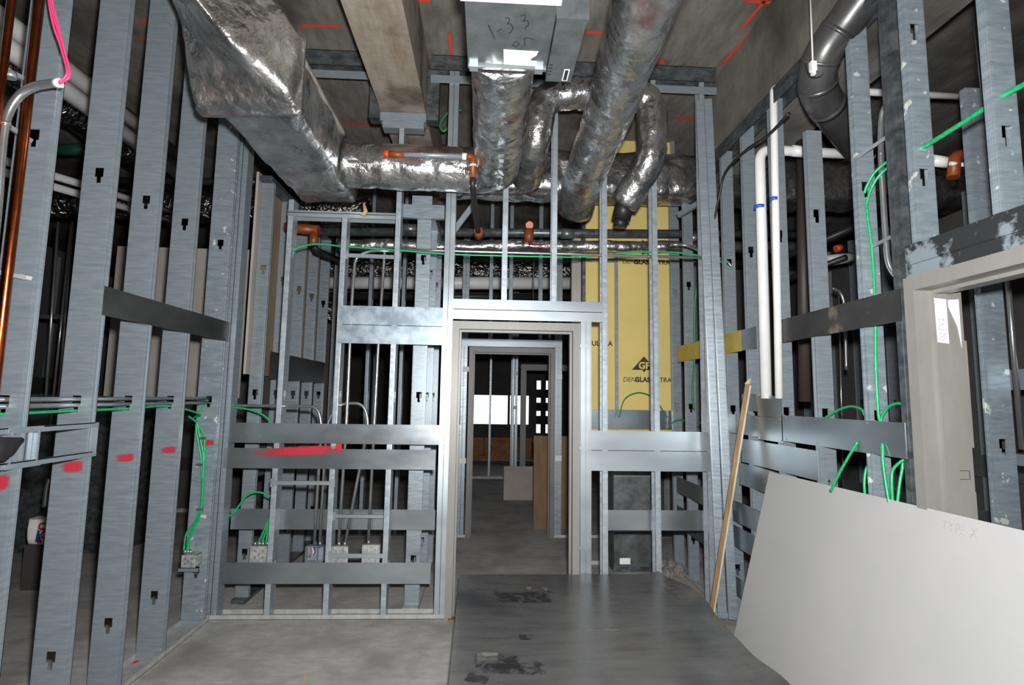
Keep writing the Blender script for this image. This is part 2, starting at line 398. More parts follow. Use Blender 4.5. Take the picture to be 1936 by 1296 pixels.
# ------------------------------------------------------------------ back stud wall with the door opening
YB = 4.02; DB = 0.10
wb = thing('wall_back', 'open stud wall with steel backing straps on both sides of the doorway', 'wall', kind='structure')
def bstud(x, z0, z1, m='galv', holes=(0.362, 1.6, 2.70), y=YB, depth=DB, par=wb):
    hs = tuple(round(h - z0, 3) for h in holes if z0 + 0.1 < h < z1 - 0.1)
    return stud(par, (x, y, z0), depth, z1 - z0, hs, 1, R(90), m)
for x in (-1.955, -1.915, -1.872): bstud(x, 0.002, 4.2, 'galv', holes=())
bstud(-1.505, 0.002, 3.09, 'galv_lit'); bstud(-1.094, 0.002, 2.96, 'galv_lit'); bstud(-0.685, 0.002, 3.72, 'galv_lit')
bstud(-0.302, 0.002, 4.2, 'galv_bright', ()); bstud(-0.262, 0.002, 4.2, 'galv_bright', ())
bstud(0.765, 0.002, 2.19, 'galv_bright', ()); bstud(0.807, 0.002, 2.19, 'galv_bright', ())
bstud(0.932, 0.002, 4.2, 'galv_lit'); bstud(1.334, 0.002, 4.2, 'galv_lit'); bstud(1.738, 0.002, 4.2, 'galv_lit')
bstud(0.148, 2.345, 4.2, 'galv_lit'); bstud(0.535, 2.345, 4.2, 'galv_lit')
for x0, x1 in ((-1.97, -0.255), (0.725, 1.86)):
    part('floor_track', MB().box(x0, x1, YB-0.003, YB+DB+0.003, 0, 0.003).box(x0, x1, YB-0.003, YB, 0, 0.032).box(x0, x1, YB+DB, YB+DB+0.003, 0, 0.032), 'track_dusty', wb)
for x0, x1 in ((-1.9, -0.90), (-0.49, 1.84)):
    part('ceiling_track', MB().box(x0, x1, YB-0.004, YB+DB+0.004, ZC-0.006, ZC-0.001).box(x0, x1, YB-0.004, YB, 4.205, ZC-0.001).box(x0, x1, YB+DB, YB+DB+0.004, 4.205, ZC-0.001), 'galv_dark', wb)
    part('bridging_bar', MB().box(x0, x1, YB-0.008, YB-0.004, 4.09, 4.155), 'galv', wb)
# tracks boxed around the beam
part('beam_track', MB().box(-0.875, -0.515, YB-0.01, YB+DB, 3.755, 3.825), 'galv', wb)
part('beam_track', MB().box(-0.855, -0.53, YB-0.004, YB+DB-0.01, 3.70, 3.757), 'galv', wb)
part('beam_track', MB().box(-0.965, -0.875, YB, YB+DB, 3.78, 4.2), 'galv_dark', wb)
part('beam_track', MB().box(-0.515, -0.42, YB, YB+DB, 3.78, 4.2), 'galv_dark', wb)
# framed opening under the big duct
part('opening_header', MB().box(-1.546, -0.725, YB-0.004, YB+DB, 2.985, 2.99).box(-1.546, -0.725, YB-0.004, YB, 2.955, 3.005).box(-1.546, -0.725, YB+DB-0.004, YB+DB, 2.955, 3.005), 'galv_bright', wb)
# strap plates
sc = (-1.525, -1.115, -0.705)
plateY(wb, -1.888, -0.335, YB, 1.238, 1.383, 'plate', screws=sc)
plateY(wb, -1.895, -0.362, YB, 1.055, 1.200, 'plate', screws=sc)
plateY(wb, -1.845, -0.372, YB, 0.244, 0.392, 'plate', screws=sc)
plateY(wb, -1.86, -0.36, YB+DB+0.003, 0.598, 0.746, 'plate', screws=())
plateY(wb, -1.118, -0.34, YB, 2.129, 2.272, 'plate_spangle', screws=sc[1:])
plateY(wb, -1.122, -0.338, YB-0.004, 1.985, 2.124, 'plate_spangle', screws=sc[1:])
patch('paint_mark', wb, (-1.88, YB-0.0045, 1.112), (0.84, 0, 0.045), (0, 0, 0.085), 'spray_red', 'long red spray mark')
patch('paint_mark', wb, (-1.12, YB-0.0047, 1.165), (0.08, 0, 0), (0.0, 0, 0.09), 'spray_red')
plateY(wb, 0.775, 1.735, YB, 1.213, 1.358, 'galv_bright', screws=(0.91, 1.31, 1.715))
plateY(wb, 0.770, 1.738, YB-0.003, 1.060, 1.209, 'galv_bright', screws=(0.91, 1.31, 1.715))
plateY(wb, 0.90, 1.84, YB+DB+0.003, 0.60, 0.752, 'plate')
# door header: track over a plate
part('door_header', MB().box(-0.28, 0.90, YB-0.004, YB, 2.268, 2.345).box(-0.28, 0.90, YB, YB+DB, 2.34, 2.345), 'galv_bright', wb)
plateY(wb, -0.28, 0.90, YB-0.004, 2.188, 2.262, 'galv_bright', screws=(-0.2, 0.2, 0.55, 0.87), name='header_plate')
# thin cross braces that carry the electrical boxes
def brace(parent, a, b, h=0.024, m='galv_bright'):
    a = Vector(a); b = Vector(b); q = MB().beam(a, b, 0.008, h).beam(a + Vector((0, -.006, h/2)), b + Vector((0, -.006, h/2)), 0.014, 0.004).beam(a + Vector((0, -.006, -h/2)), b + Vector((0, -.006, -h/2)), 0.014, 0.004)
    for p in (a, b): q.box(p.x-0.016, p.x+0.016, p.y-0.014, p.y-0.01, p.z-0.03, p.z+0.03)
    return part('box_brace', q, m, parent)
brace(wb, (-1.53, YB-0.004, 0.955), (-1.10, YB-0.004, 0.955))
brace(wb, (-1.09, YB+0.02, 0.716), (-0.70, YB+0.02, 0.714), 0.018)
brace(wb, (-1.09, YB+0.0, 0.442), (-0.70, YB+0.0, 0.442), 0.026)
brace(wb, (-1.09, YB+0.02, 2.665), (-0.70, YB+0.02, 2.66), 0.026)

# ------------------------------------------------------------------ door frames
def door_frame(name, label, o, along, inward, w, zt, face=0.052, depth=0.16, stop=0.016, m='frame_paint', z0=0.0):
    """Pressed steel frame: o = foot of the opening's first edge at the wall face; along = unit vector across the opening; inward = into the wall."""
    d = thing(name, label, 'door frame', kind='structure')
    A = Vector(along); I = Vector(inward); O = Vector(o)
    def blk(a0, a1, i0, i1, za, zb, b):
        ps = [O + A*a + I*i for a in (a0, a1) for i in (i0, i1)]
        xs = [p.x for p in ps]; ys = [p.y for p in ps]
        b.box(min(xs), max(xs), min(ys), max(ys), za, zb)
    for s, e in ((0, -1), (w, 1)):
        b = MB(); f = lambda k: s + e*k
        blk(min(f(0), f(face)), max(f(0), f(face)), -0.012, 0.0, z0, zt, b)          # face
        blk(min(f(0), f(0.012)), max(f(0), f(0.012)), 0.0, depth, z0, zt, b)        # reveal
        blk(min(f(0), f(-stop)), max(f(0), f(-stop)), depth*0.34, depth*0.66, z0, zt-stop, b)   # stop
        blk(min(f(0), f(face)), max(f(0), f(face)), depth, depth+0.012, z0, zt, b)
        part('jamb', b, m, d)
    b = MB(); blk(-face, w+face, -0.012, 0.0, zt, zt+face+0.008, b); blk(-face, w+face, 0.0, depth, zt, zt+0.012, b)
    blk(0, w, depth*0.34, depth*0.66, zt-stop, zt, b); blk(-face, w+face, depth, depth+0.012, zt, zt+face, b)
    part('head', b, m, d)
    return d
d1 = door_frame('door_1', 'taupe primed steel door frame in the nearest back stud wall', (-0.210, YB-0.01, 0), (1, 0, 0), (0, 1, 0), 0.872, 2.112)
for x, z in ((-0.285, 1.255), (0.745, 1.225), (-0.285, 1.92), (0.745, 2.0), (0.745, 0.5)):
    part('anchor_clip', MB().box(x-0.028, x+0.028, YB-0.0075, YB-0.004, z-0.012, z+0.012), 'galv_bright', d1)

# far partition, its door frame and its studs
YF = 6.25
wf = thing('wall_far', 'farther stud wall seen through the first doorway', 'wall', kind='structure')
for x in (-1.78, -1.37, -0.98, -0.60, 1.22, 1.62, 2.02): bstud(x, 0.002, ZC-0.02, 'galv', (1.6, 2.7), YF, 0.1, wf)
for x in (-0.262, -0.222, 0.862, 0.902): bstud(x, 0.002, 3.6, 'galv', (), YF, 0.1, wf)
for x in (0.06, 0.30, 0.66): bstud(x, 2.285, ZC-0.02, 'galv', (), YF, 0.1, wf)
part('floor_track', MB().box(-1.9, -0.2, YF-0.003, YF+0.1, 0, 0.03), 'track_dusty', wf)
part('floor_track', MB().box(0.82, 2.2, YF-0.003, YF+0.1, 0, 0.03), 'track_dusty', wf)
part('door_header', MB().box(-0.3, 0.9, YF-0.005, YF+0.1, 2.195, 2.285), 'galv', wf)
d2 = door_frame('door_2', 'grey steel door frame beyond the nearest doorway', (-0.150, YF-0.01, 0), (1, 0, 0), (0, 1, 0), 0.915, 2.125, m='frame_grey')
for x, z in ((-0.235, 1.92), (-0.25, 0.86), (0.862, 1.85), (0.862, 0.9)):
    part('tape_strip', MB().box(x-0.04, x+0.04, YF-0.012, YF-0.006, z-0.03, z+0.03), 'tape', d2)

# side wall of the passage behind the back wall
wp = thing('wall_passage', 'short run of studs standing just behind the doorway', 'wall', kind='structure')
for y in (4.20, 4.72, 5.24): stud(wp, (-0.47, y, 0.002), 0.11, 3.1, (0.362, 1.6, 2.70), -1, 0.0)
part('top_track', MB().box(-0.62, -0.46, 4.14, 5.4, 3.1, 3.2), 'galv', wp)
part('floor_track', MB().box(-0.585, -0.467, 4.14, 5.4, 0, 0.03), 'track_dusty', wp)
part('top_stud', MB().box(-0.72, -0.36, 4.15, 4.19, 3.02, 3.13), 'galv', wp)

# wall running on behind the corner: studs with drywall on the far side
wr = thing('wall_left_rear', 'stud wall with brown-backed drywall behind the corner', 'wall', kind='structure')
for y in (4.36, 4.79, 5.20, 5.58, 5.98): stud(wr, (-1.80, y, 0.002), 0.1, 3.35, (0.362, 1.6, 2.62), -1, 0.0)
part('drywall_sheet', MB().box(-1.925, -1.905, 4.30, 4.55, 1.75, 3.42), 'gypsum_grey', wr)
part('drywall_sheet', MB().box(-1.925, -1.905, 4.56, 6.05, 1.75, 3.42), 'gypsum_brown', wr)
part('drywall_sheet', MB().box(-1.925, -1.905, 4.56, 6.05, 0.9, 1.745), 'dark_wall', wr)
part('top_track', MB().box(-1.9, -1.797, 4.3, 6.05, 3.35, 3.39), 'galv_dark', wr)
part('floor_track', MB().box(-1.9, -1.797, 4.3, 6.2, 0, 0.03), 'galv_dark', wr)
plateX(wr, -1.80, 4.5, 6.0, 1.72, 1.95, 'plate_dark')

# fire-rated shaft wall of yellow boards
YS = 5.30
ws = thing('wall_shaft', 'shaft wall of yellow glass-mat boards behind the studs', 'wall', kind='structure')
part('yellow_panel', MB().box(1.00, 1.318, YS, YS+0.016, 0.95, ZC-0.002), 'yellow_board', ws)
pan = part('yellow_panel', MB().box(1.322, 1.905, YS, YS+0.016, 0.95, ZC-0.002), 'yellow_board', ws)
part('joint_strip', MB().box(1.302, 1.335, YS-0.022, YS, 1.30, 3.08), 'galv', ws)
part('joint_strip', MB().box(1.02, 1.32, YS-0.012, YS, 3.0, 3.03), 'galv', ws)
part('corner_stud', MB().box(0.965, 1.0, YS-0.02, YS+0.1, 0, ZC-0.002), 'galv_dark', ws)
part('gypsum_return', MB().box(0.86, 0.955, YS, YS+0.06, 0, 3.3), 'gypsum_grey', ws)
part('corner_stud', MB().box(1.908, 1.945, YS-0.03, YS+0.1, 0, ZC-0.002), 'galv_bright', ws)
part('floor_track', MB().box(0.86, 1.98, YS-0.03, YS+0.02, 0, 0.035), 'track_dusty', ws)
plateY(ws, 0.97, 1.98, YS-0.03, 1.30, 1.492, 'plate')
for zb, up in ((1.951, 1), (3.17, 1)):
    tri = [(1.477, YS-0.001, zb-0.055), (1.73, YS-0.001, zb-0.055), (1.603, YS-0.001, zb+0.085)]
    part('printed_logo', MB().prism(tri, (0, -0.0008, 0)).prism([(1.585, YS-0.001, zb-0.055), (1.621, YS-0.001, zb-0.055), (1.603, YS-0.001, zb-0.08)], (0, -0.0008, 0)), 'print_dark', ws, 'dark triangular printed logo')
    text('printed_logo_letters', ws, 'GP', (1.606, YS-0.0028, zb-0.042), (R(90), 0, 0), 0.095, 'yellow_board', bold=0.003)
    text('printed_lettering', ws, 'DENS', (1.382, YS-0.001, zb-0.175), (R(90), 0, 0), 0.066, 'print_dark', 'LEFT', shear=0.2)
    text('printed_lettering', ws, 'GLASS', (1.508, YS-0.001, zb-0.175), (R(90), 0, 0), 0.066, 'print_dark', 'LEFT', bold=0.003)
    text('printed_lettering', ws, 'ULTRA', (1.682, YS-0.001, zb-0.175), (R(90), 0, 0), 0.066, 'print_dark', 'LEFT', bold=0.001)
text('printed_lettering', ws, 'ULTRA', (1.065, YS-0.001, 2.135), (R(90), 0, 0), 0.07, 'print_dark', 'LEFT', bold=0.002)

# ------------------------------------------------------------------ right stud wall with its door frame
XR = 1.85; DR = 0.092
wrt = thing('wall_right', 'open stud wall with steel straps behind the leaning drywall board', 'wall', kind='structure')
for y, h, m in ((2.48, 3.6, 'galv_worn'), (2.876, 3.19, 'galv'), (3.26, 3.62, 'galv'), (3.64, 3.63, 'galv'), (3.985, 3.6, 'galv'), (4.42, 3.6, 'galv'), (4.82, 3.6, 'galv'), (5.18, 3.6, 'galv')):
    stud(wrt, (XR, y, 0.002), DR, h-0.002, (0.362, 1.535, 2.68) if h > 2.8 else (), 1, 0.0, m)
# doubled jamb studs beside the door frame
part('jamb_stud', MB().box(XR, XR+DR, 2.245, 2.285, 0.002, 3.62).box(XR-0.002, XR, 2.25, 2.262, 0.002, 3.62), 'galv_dark', wrt)
part('jamb_stud', MB().box(XR, XR+DR, 2.205, 2.243, 0.002, 3.62).box(XR-0.002, XR, 2.21, 2.216, 0.002, 3.62), 'galv_dark', wrt)
part('jamb_edge', MB().box(XR-0.012, XR, 2.2025, 2.2085, 0.002, 2.13), 'galv_bright', wrt)  # bright line down the reflective jamb, painted as an added pale strip
for y in (2.13, 1.76, 1.36): stud(wrt, (XR, y, 2.295), DR, 3.655-2.295, (0.0+0.30, 0.98), 1, 0.0, 'galv_worn', 'cripple_stud')
part('beam_track', MB().box(XR-0.004, XR, 0.6, 5.1, 3.545, 3.655).box(XR, XR+DR, 0.6, 5.1, 3.645, 3.655).box(XR+DR, XR+DR+0.004, 0.6, 5.1, 3.545, 3.655), 'galv_dark', wrt)
part('floor_track', MB().box(XR-0.003, XR+DR+0.003, 2.2, 5.25, 0, 0.003).box(XR-0.003, XR, 2.2, 5.25, 0, 0.032), 'track_dusty', wrt)
part('door_header', MB().box(XR-0.004, XR, 0.7, 2.205, 2.205, 2.292).box(XR, XR+DR, 0.7, 2.205, 2.286, 2.292).box(XR-0.007, XR-0.004, 0.7, 2.205, 2.210, 2.217), 'header_blotch', wrt)
part('header_plate', MB().box(XR-0.0035, XR, 0.7, 2.205, 2.138, 2.203), 'header_blotch', wrt)
def rp(y0, y1, z0, z1, m, sc_=()): return plateX(wrt, XR, y0, y1, z0, z1, m, side=-1, screws=sc_)
rp(2.25, 3.215, 1.966, 2.113, 'plate_dark', (2.5, 2.9, 3.2))
rp(3.52, 3.73, 1.962, 2.112, 'plate')
rp(3.73, 5.03, 1.960, 2.114, 'plate_yellow')
rp(2.268, 3.245, 1.358, 1.515, 'plate', (2.5, 2.9, 3.2))
for k, (y0, y1, z0, z1) in enumerate(((3.235, 3.535, 1.50, 1.635), (3.235, 3.535, 1.345, 1.498), (3.54, 4.0, 1.36, 1.50), (3.54, 3.75, 1.53, 1.65), (2.90, 3.78, 1.165, 1.33), (3.31, 3.82, 1.00, 1.155), (3.40, 3.98, 0.72, 0.87), (3.40, 3.98, 0.54, 0.69), (3.40, 3.98, 0.20, 0.33), (2.3, 3.0, 0.70, 0.86), (4.0, 5.1, 0.72, 0.87), (4.0, 5.1, 0.40, 0.6))):
    rp(y0, y1, z0, z1, 'plate', (y0+0.02, y1-0.02))
d3 = door_frame('door_3', 'taupe steel door frame beside the leaning drywall board', (1.838, 2.150, 0), (0, -1, 0), (1, 0, 0), 0.95, 2.085, depth=0.19)
# torn paper label on the reveal
lb = part('paper_label', MB().prism([(1.905, 2.1332, 1.86), (1.955, 2.1332, 1.855), (1.955, 2.1332, 2.045), (1.902, 2.1332, 2.05)], (0, -0.001, 0)), 'paper', d3, 'torn white paper label')
text('label_print', d3, '02TV2', (1.938, 2.1316, 1.868), (R(90), R(-90), 0), 0.036, 'stencil', 'LEFT')
part('paper_label', MB().prism([(1.965, 2.1485, 2.045), (2.025, 2.1485, 2.05), (2.025, 2.1485, 1.84), (2.012, 2.1485, 1.93)], (0, -0.001, 0)), 'paper', d3)
strokes('inked_rectangle', d3, [[(1.972, 2.149, 1.325), (2.02, 2.149, 1.325), (2.02, 2.149, 1.29), (1.972, 2.149, 1.29), (1.972, 2.149, 1.325)]], 0.002, 'ink', (0, -1, 0))
# felt-pen arrow on one of the studs
strokes('ink_arrow', wrt, [[(1.872, 2.8745, 1.115), (1.89, 2.8745, 1.125), (1.893, 2.8745, 1.175)], [(1.884, 2.8745, 1.162), (1.893, 2.8745, 1.177), (1.902, 2.8745, 1.163)], [(1.878, 2.8745, 1.075), (1.89, 2.8745, 1.098), (1.896, 2.8745, 1.08), (1.884, 2.8745, 1.07), (1.89, 2.8745, 1.04)]], 0.004, 'ink', (0, -1, 0))

# ------------------------------------------------------------------ outer shell of the floor plate: far wall with daylight windows
YE = 15.0
we = thing('wall_outer', 'dark outer wall far beyond the doorways with daylight windows', 'wall', kind='structure')
wx0, wx1, wz0, wz1 = (-0.353, 15.000, 0.868)[0], (1.236, 15.000, 0.890)[0], (0.344, 15.000, 0.834)[2], (0.329, 15.000, 1.646)[2]
vx0, vx1, vz0, vz1 = (1.445, 15.000, 0.893)[0], (1.834, 15.000, 0.898)[0], (1.538, 15.000, 0.599)[2], (1.522, 15.000, 2.084)[2]
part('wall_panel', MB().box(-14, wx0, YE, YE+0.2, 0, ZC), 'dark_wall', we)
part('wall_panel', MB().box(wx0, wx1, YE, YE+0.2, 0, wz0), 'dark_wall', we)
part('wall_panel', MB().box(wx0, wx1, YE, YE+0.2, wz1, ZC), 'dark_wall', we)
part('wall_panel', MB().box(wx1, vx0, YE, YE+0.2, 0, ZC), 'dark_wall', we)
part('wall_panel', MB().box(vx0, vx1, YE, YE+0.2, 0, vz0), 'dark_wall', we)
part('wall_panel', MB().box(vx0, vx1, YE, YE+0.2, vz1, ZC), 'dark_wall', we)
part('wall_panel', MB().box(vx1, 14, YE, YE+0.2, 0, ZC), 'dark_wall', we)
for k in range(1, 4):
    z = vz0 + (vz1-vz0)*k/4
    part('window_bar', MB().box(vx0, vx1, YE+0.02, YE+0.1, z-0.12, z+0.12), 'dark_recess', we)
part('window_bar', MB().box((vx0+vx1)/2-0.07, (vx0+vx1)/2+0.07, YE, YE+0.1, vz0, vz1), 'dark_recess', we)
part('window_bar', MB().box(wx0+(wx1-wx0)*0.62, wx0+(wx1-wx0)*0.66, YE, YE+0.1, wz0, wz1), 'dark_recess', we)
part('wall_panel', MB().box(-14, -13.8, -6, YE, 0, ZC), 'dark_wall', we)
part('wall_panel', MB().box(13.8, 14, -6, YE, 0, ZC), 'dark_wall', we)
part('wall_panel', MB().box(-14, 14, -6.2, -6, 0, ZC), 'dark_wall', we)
for x0, x1 in ((-2.5, -0.02), (0.0, 1.2), (1.22, 2.44)):
    part('plywood_panel', MB().box(x0, x1, 13.6, 13.63, 0.02, (0.184, 13.600, 0.572)[2]), 'plywood_far', we)
# light partitions deep in the plan
wd = thing('wall_deep', 'deep partition of thin studs between the doorways and the windows', 'wall', kind='structure')
YD = 10.6
part('floor_track', MB().box(-3, 1.2, YD-0.02, YD+0.1, 0, 0.05), 'track_dusty', wd)
for x in (-2.2, -1.4, -0.72, (0.117, 10.600, 1.088)[0], 0.55, 1.3): bstud(x, 0.05, ZC-0.02, 'galv', (), YD, 0.1, wd)
d4 = door_frame('door_4', 'dark steel door frame deepest in view beyond two doorways', ((0.709, 9.400, 1.154)[0], 9.4, 0), (1, 0, 0), (0, 1, 0), 0.80, 2.1, m='frame_grey', face=0.08)
for x in ((0.513, 9.400, 1.151)[0], (0.569, 9.400, 1.152)[0]): bstud(x, 0.0, 3.6, 'galv', (), 9.4, 0.1, wd)
for z in (2.02, 1.42): part('tape_strip', MB().box((0.492, 9.360, 1.153)[0], (0.567, 9.360, 1.154)[0], 9.36, 9.365, z-0.03, z+0.03), 'tape', wd)

# dark rooms behind the left studs and behind the right studs
wo = thing('wall_left_outer', 'dim drywall partition in the unlit room behind the left studs', 'wall', kind='structure')
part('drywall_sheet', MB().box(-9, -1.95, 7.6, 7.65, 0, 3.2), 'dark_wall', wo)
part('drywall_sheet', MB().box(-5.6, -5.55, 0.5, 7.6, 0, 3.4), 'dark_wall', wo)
for k in range(10): stud(wo, (-5.50, 2.6+0.48*k, 0.002), 0.09, 3.3, (1.6,), -1, 0.0)
for k, x in enumerate((-4.9, -4.4, -3.9, -3.4, -2.9, -2.4)): bstud(x, 0.002, 3.3, 'galv', (1.6,), 7.5, 0.09, wo)
part('floor_track', MB().box(-5.4, -2.0, 7.47, 7.6, 0, 0.05), 'track_dusty', wo)
part('drywall_sheet', MB().box(-3.6, -2.35, 5.20, 5.215, 1.55, 3.0), 'gypsum_grey', wo)
plateX(wo, -5.50, 2.6, 7.4, 1.55, 1.75, 'plate_dark'); plateX(wo, -5.50, 2.6, 7.4, 0.95, 1.15, 'plate_dark')
plateY(wo, -5.4, -2.0, 7.5, 1.02, 1.18, 'plate_dark'); plateY(wo, -5.4, -2.0, 7.5, 0.55, 0.72, 'plate_dark')
wq = thing('wall_right_outer', 'dim drywall partition in the unlit room behind the right studs', 'wall', kind='structure')
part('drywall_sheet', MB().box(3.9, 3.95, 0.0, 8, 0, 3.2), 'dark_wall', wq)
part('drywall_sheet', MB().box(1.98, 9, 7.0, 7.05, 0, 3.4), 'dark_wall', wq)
for k in range(12): stud(wq, (3.80, 1.2+0.45*k, 0.002), 0.09, 3.3, (1.6,), 1, 0.0)
for x in (2.3, 2.7, 3.1, 3.5): bstud(x, 0.002, 3.4, 'galv', (1.6,), 6.6, 0.09, wq)
part('floor_track', MB().box(3.79, 3.9, 1.0, 7, 0, 0.04), 'track_dusty', wq)
plateX(wq, 3.80, 1.2, 7, 1.05, 1.22, 'plate', side=-1); plateX(wq, 3.80, 1.2, 7, 0.62, 0.8, 'plate', side=-1)
gp = [(2.550, 2.723, 1.942), (2.550, 2.661, 1.935)]
part('drywall_strip', MB().box(2.55, 2.566, (2.550, 2.692, 1.504)[1], (2.550, 2.798, 1.499)[1], (2.550, 2.759, 1.374)[2], (2.550, 2.714, 1.940)[2]), 'gypsum_grey', wq)
part('drywall_strip', MB().box(2.55, 2.566, (2.550, 2.700, 1.068)[1], (2.550, 2.834, 1.041)[1], 0.0, (2.550, 2.746, 1.146)[2]), 'gypsum_grey', wq)
stud(wq, (2.55, (2.550, 2.573, 1.776)[1], 0.002), 0.12, 3.3, (1.4,), 1, 0.0, 'galv_worn')
plateX(wq, 3.0, 1.6, 2.9, (3.000, 2.926, 1.686)[2], (3.000, 2.917, 1.802)[2], 'galv_bright', side=-1)
part('shelf_rail', MB().box(2.9, 3.0, 1.5, 2.9, (2.950, 2.908, 1.314)[2]-0.04, (2.950, 2.906, 1.335)[2]), 'galv', wq)

# ------------------------------------------------------------------ ductwork
from mathutils import noise as _ns
def wrinkle(b, amp, freq, seed=0.0):
    b.v = [tuple(Vector(p) + _ns.noise_vector(Vector(p)*freq + Vector((seed, seed, seed)))*amp + _ns.noise_vector(Vector(p)*freq*3.1 + Vector((seed, 3, seed)))*amp*0.35) for p in b.v]
    return b
def resample(pts, step):
    P = [Vector(p) for p in pts]; out = [P[0]]
    for a, d in zip(P[:-1], P[1:]):
        k = max(1, int((d-a).length/step))
        out += [a.lerp(d, (i+1)/k) for i in range(k)]
    return out
def foil_round(pts, r, bend=0.2, seed=0.0, amp=0.007, every=0.42, n=28):
    P = resample(fillet(pts, bend, 8), 0.03); rs = []; s = 0.0; nxt = every*0.6
    rr = r if callable(r) else (lambda t: r)
    tot = sum((P[i]-P[i-1]).length for i in range(1, len(P)))
    for i, p in enumerate(P):
        if i: s += (p-P[i-1]).length
        ring = min(abs((s - every*0.5) % every), every - abs((s - every*0.5) % every))
        rs.append(rr(s/tot) * (1.0 - 0.07*math.exp(-(ring/0.02)**2)))
    return wrinkle(MB().tube(P, rs, n), amp, 7.0, seed)
def rrect(corners, rad, k=5):
    P = [Vector(p) for p in corners]; out = []
    for i in range(len(P)):
        a, b, d = P[i-1], P[i], P[(i+1) % len(P)]
        p = b + (a-b).normalized()*rad; q = b + (d-b).normalized()*rad
        for j in range(k+1):
            t = j/k; out.append(p*(1-t)**2 + b*2*t*(1-t) + q*t*t)
        for j in range(1, 5): out.append(q.lerp(d + (b-d).normalized()*rad, j/5))
    return out
def loft_between(secs, m):
    out = []
    for a, b in zip(secs[:-1], secs[1:]):
        for i in range(m): out.append([p.lerp(q, i/m) for p, q in zip(a, b)])
    out.append(secs[-1]); return out

t = thing('rectangular_duct', 'big foil-wrapped rectangular duct hanging along the left stud wall', 'duct')
fa = [rrect([(-1.49, y, 3.10), (-1.045, y, 3.10), (-1.045, y, 3.47), (-1.49, y, 3.47)], 0.06) for y in (4.10, 3.6, 3.1, 2.70)]
part('straight_wrap', wrinkle(MB().loft(loft_between(fa, 10)), 0.016, 6.0, 1.0), 'foil_smooth', t)
nb = [rrect([(-1.545, 2.73, 3.06), (-1.00, 2.68, 3.06), (-1.00, 2.70, 3.50), (-1.545, 2.73, 3.50)], 0.05),
      rrect([(-1.545, 2.66, 3.07), (-1.01, 2.60, 3.075), (-1.005, 2.62, 3.49), (-1.55, 2.9, 3.60)], 0.05),
      rrect([(-1.56, 2.62, 3.25), (-1.12, 2.45, 3.17), (-1.08, 2.55, 3.56), (-1.6, 2.9, 3.75)], 0.05),
      rrect([(-1.585, 2.58, 3.44), (-1.20, 2.33, 3.20), (-1.20, 2.48, 3.68), (-1.66, 2.85, 3.9)], 0.05),
      rrect([(-1.63, 2.53, 3.60), (-1.30, 2.24, 3.32), (-1.36, 2.40, 3.80), (-1.74, 2.78, 4.02)], 0.05),
      rrect([(-1.72, 2.46, 3.74), (-1.44, 2.14, 3.46), (-1.52, 2.30, 3.92), (-1.84, 2.66, 4.12)], 0.05)]
part('elbow_wrap', wrinkle(MB().loft(loft_between(nb, 6)), 0.018, 6.0, 4.0), 'foil_smooth', t)
tk = part('tape_seam', wrinkle(MB().loft([rrect([(-1.556, y, 3.05), (-0.992, y-0.05, 3.05), (-0.992, y-0.05, 3.51), (-1.556, y, 3.51)], 0.05) for y in (2.72, 2.745)]), 0.008, 14, 2.0), 'foil', t)
part('dust_strip', wrinkle(MB().loft([rrect([(-1.13, y, 3.44), (-1.038, y, 3.44), (-1.046, y, 3.482), (-1.13, y, 3.482)], 0.012, 2) for y in [2.72+0.09*k for k in range(12)]]), 0.006, 12, 2.0), 'dust', t)
solid('insulation_tongue', MB().loft([[(a[0]-w, a[1], a[2]), (a[0]+w, a[1], a[2]), (a[0]+w, a[1]-0.01, a[2]), (a[0]-w, a[1]-0.01, a[2])] for a, w in (((-0.968, 4.000, 3.069), .008), ((-0.949, 4.000, 3.006), .014), ((-0.971, 4.000, 2.972), .02))]), 'cream_insul', 'cream scrap of insulation hanging below the big rectangular duct', 'insulation')

t = thing('round_duct', 'short foil-wrapped round duct joining the rectangular duct sideways', 'duct')
part('duct_wrap', foil_round([(-1.03, 3.70, 3.235), (-0.10, 3.70, 3.235)], 0.158, seed=2.0), 'foil', t)
t = thing('round_duct', 'foil-wrapped round duct running back from the metal air box', 'duct')
part('duct_wrap', foil_round([(0.055, 2.45, 3.30), (0.052, 3.0, 3.27), (0.045, 3.66, 3.235), (-0.12, 3.72, 3.235)], 0.163, bend=0.16, seed=5.0), 'foil', t)
t = thing('round_duct', 'long foil-wrapped round duct slanting down past the air box', 'duct')
part('duct_wrap', foil_round([(0.62, 0.6, 3.42), (0.68, 2.1, 3.40), (0.735, 2.95, 3.40), (0.73, 4.05, 3.30), (0.72, 4.28, 3.18)], 0.153, bend=0.2, seed=9.0, every=0.5), 'foil_smooth', t)
t = thing('round_duct', 'foil-wrapped duct loop turning over between two drops', 'duct')
part('duct_wrap', foil_round([(0.32, 4.35, 3.45), (0.34, 3.86, 3.55), (0.40, 3.84, 3.93), (1.24, 3.84, 3.95), (1.25, 3.86, 3.45), (1.09, 4.1, 3.18)], 0.118, bend=0.16, seed=13.0, every=0.3), 'foil', t)
part('collar', MB().tube([(1.10, 4.09, 3.20), (1.07, 4.13, 3.05)], 0.075, 20).tube([(1.07, 4.13, 3.06), (1.065, 4.14, 2.99)], 0.055, 16), 'black_pipe', t, 'black damper collar')
t = thing('cross_duct', 'wide foil-wrapped duct crossing behind the back studs overhead', 'duct')
xs = [-0.47 + 0.16*k for k in range(37)]
secs = [rrect([(x, 4.62, 3.47), (x, 4.98, 3.47), (x, 4.98, 3.90), (x, 4.62, 3.90)], 0.10) for x in xs]
part('duct_wrap', wrinkle(MB().loft(loft_between(secs, 3)), 0.022, 6.0, 21.0), 'foil', t)
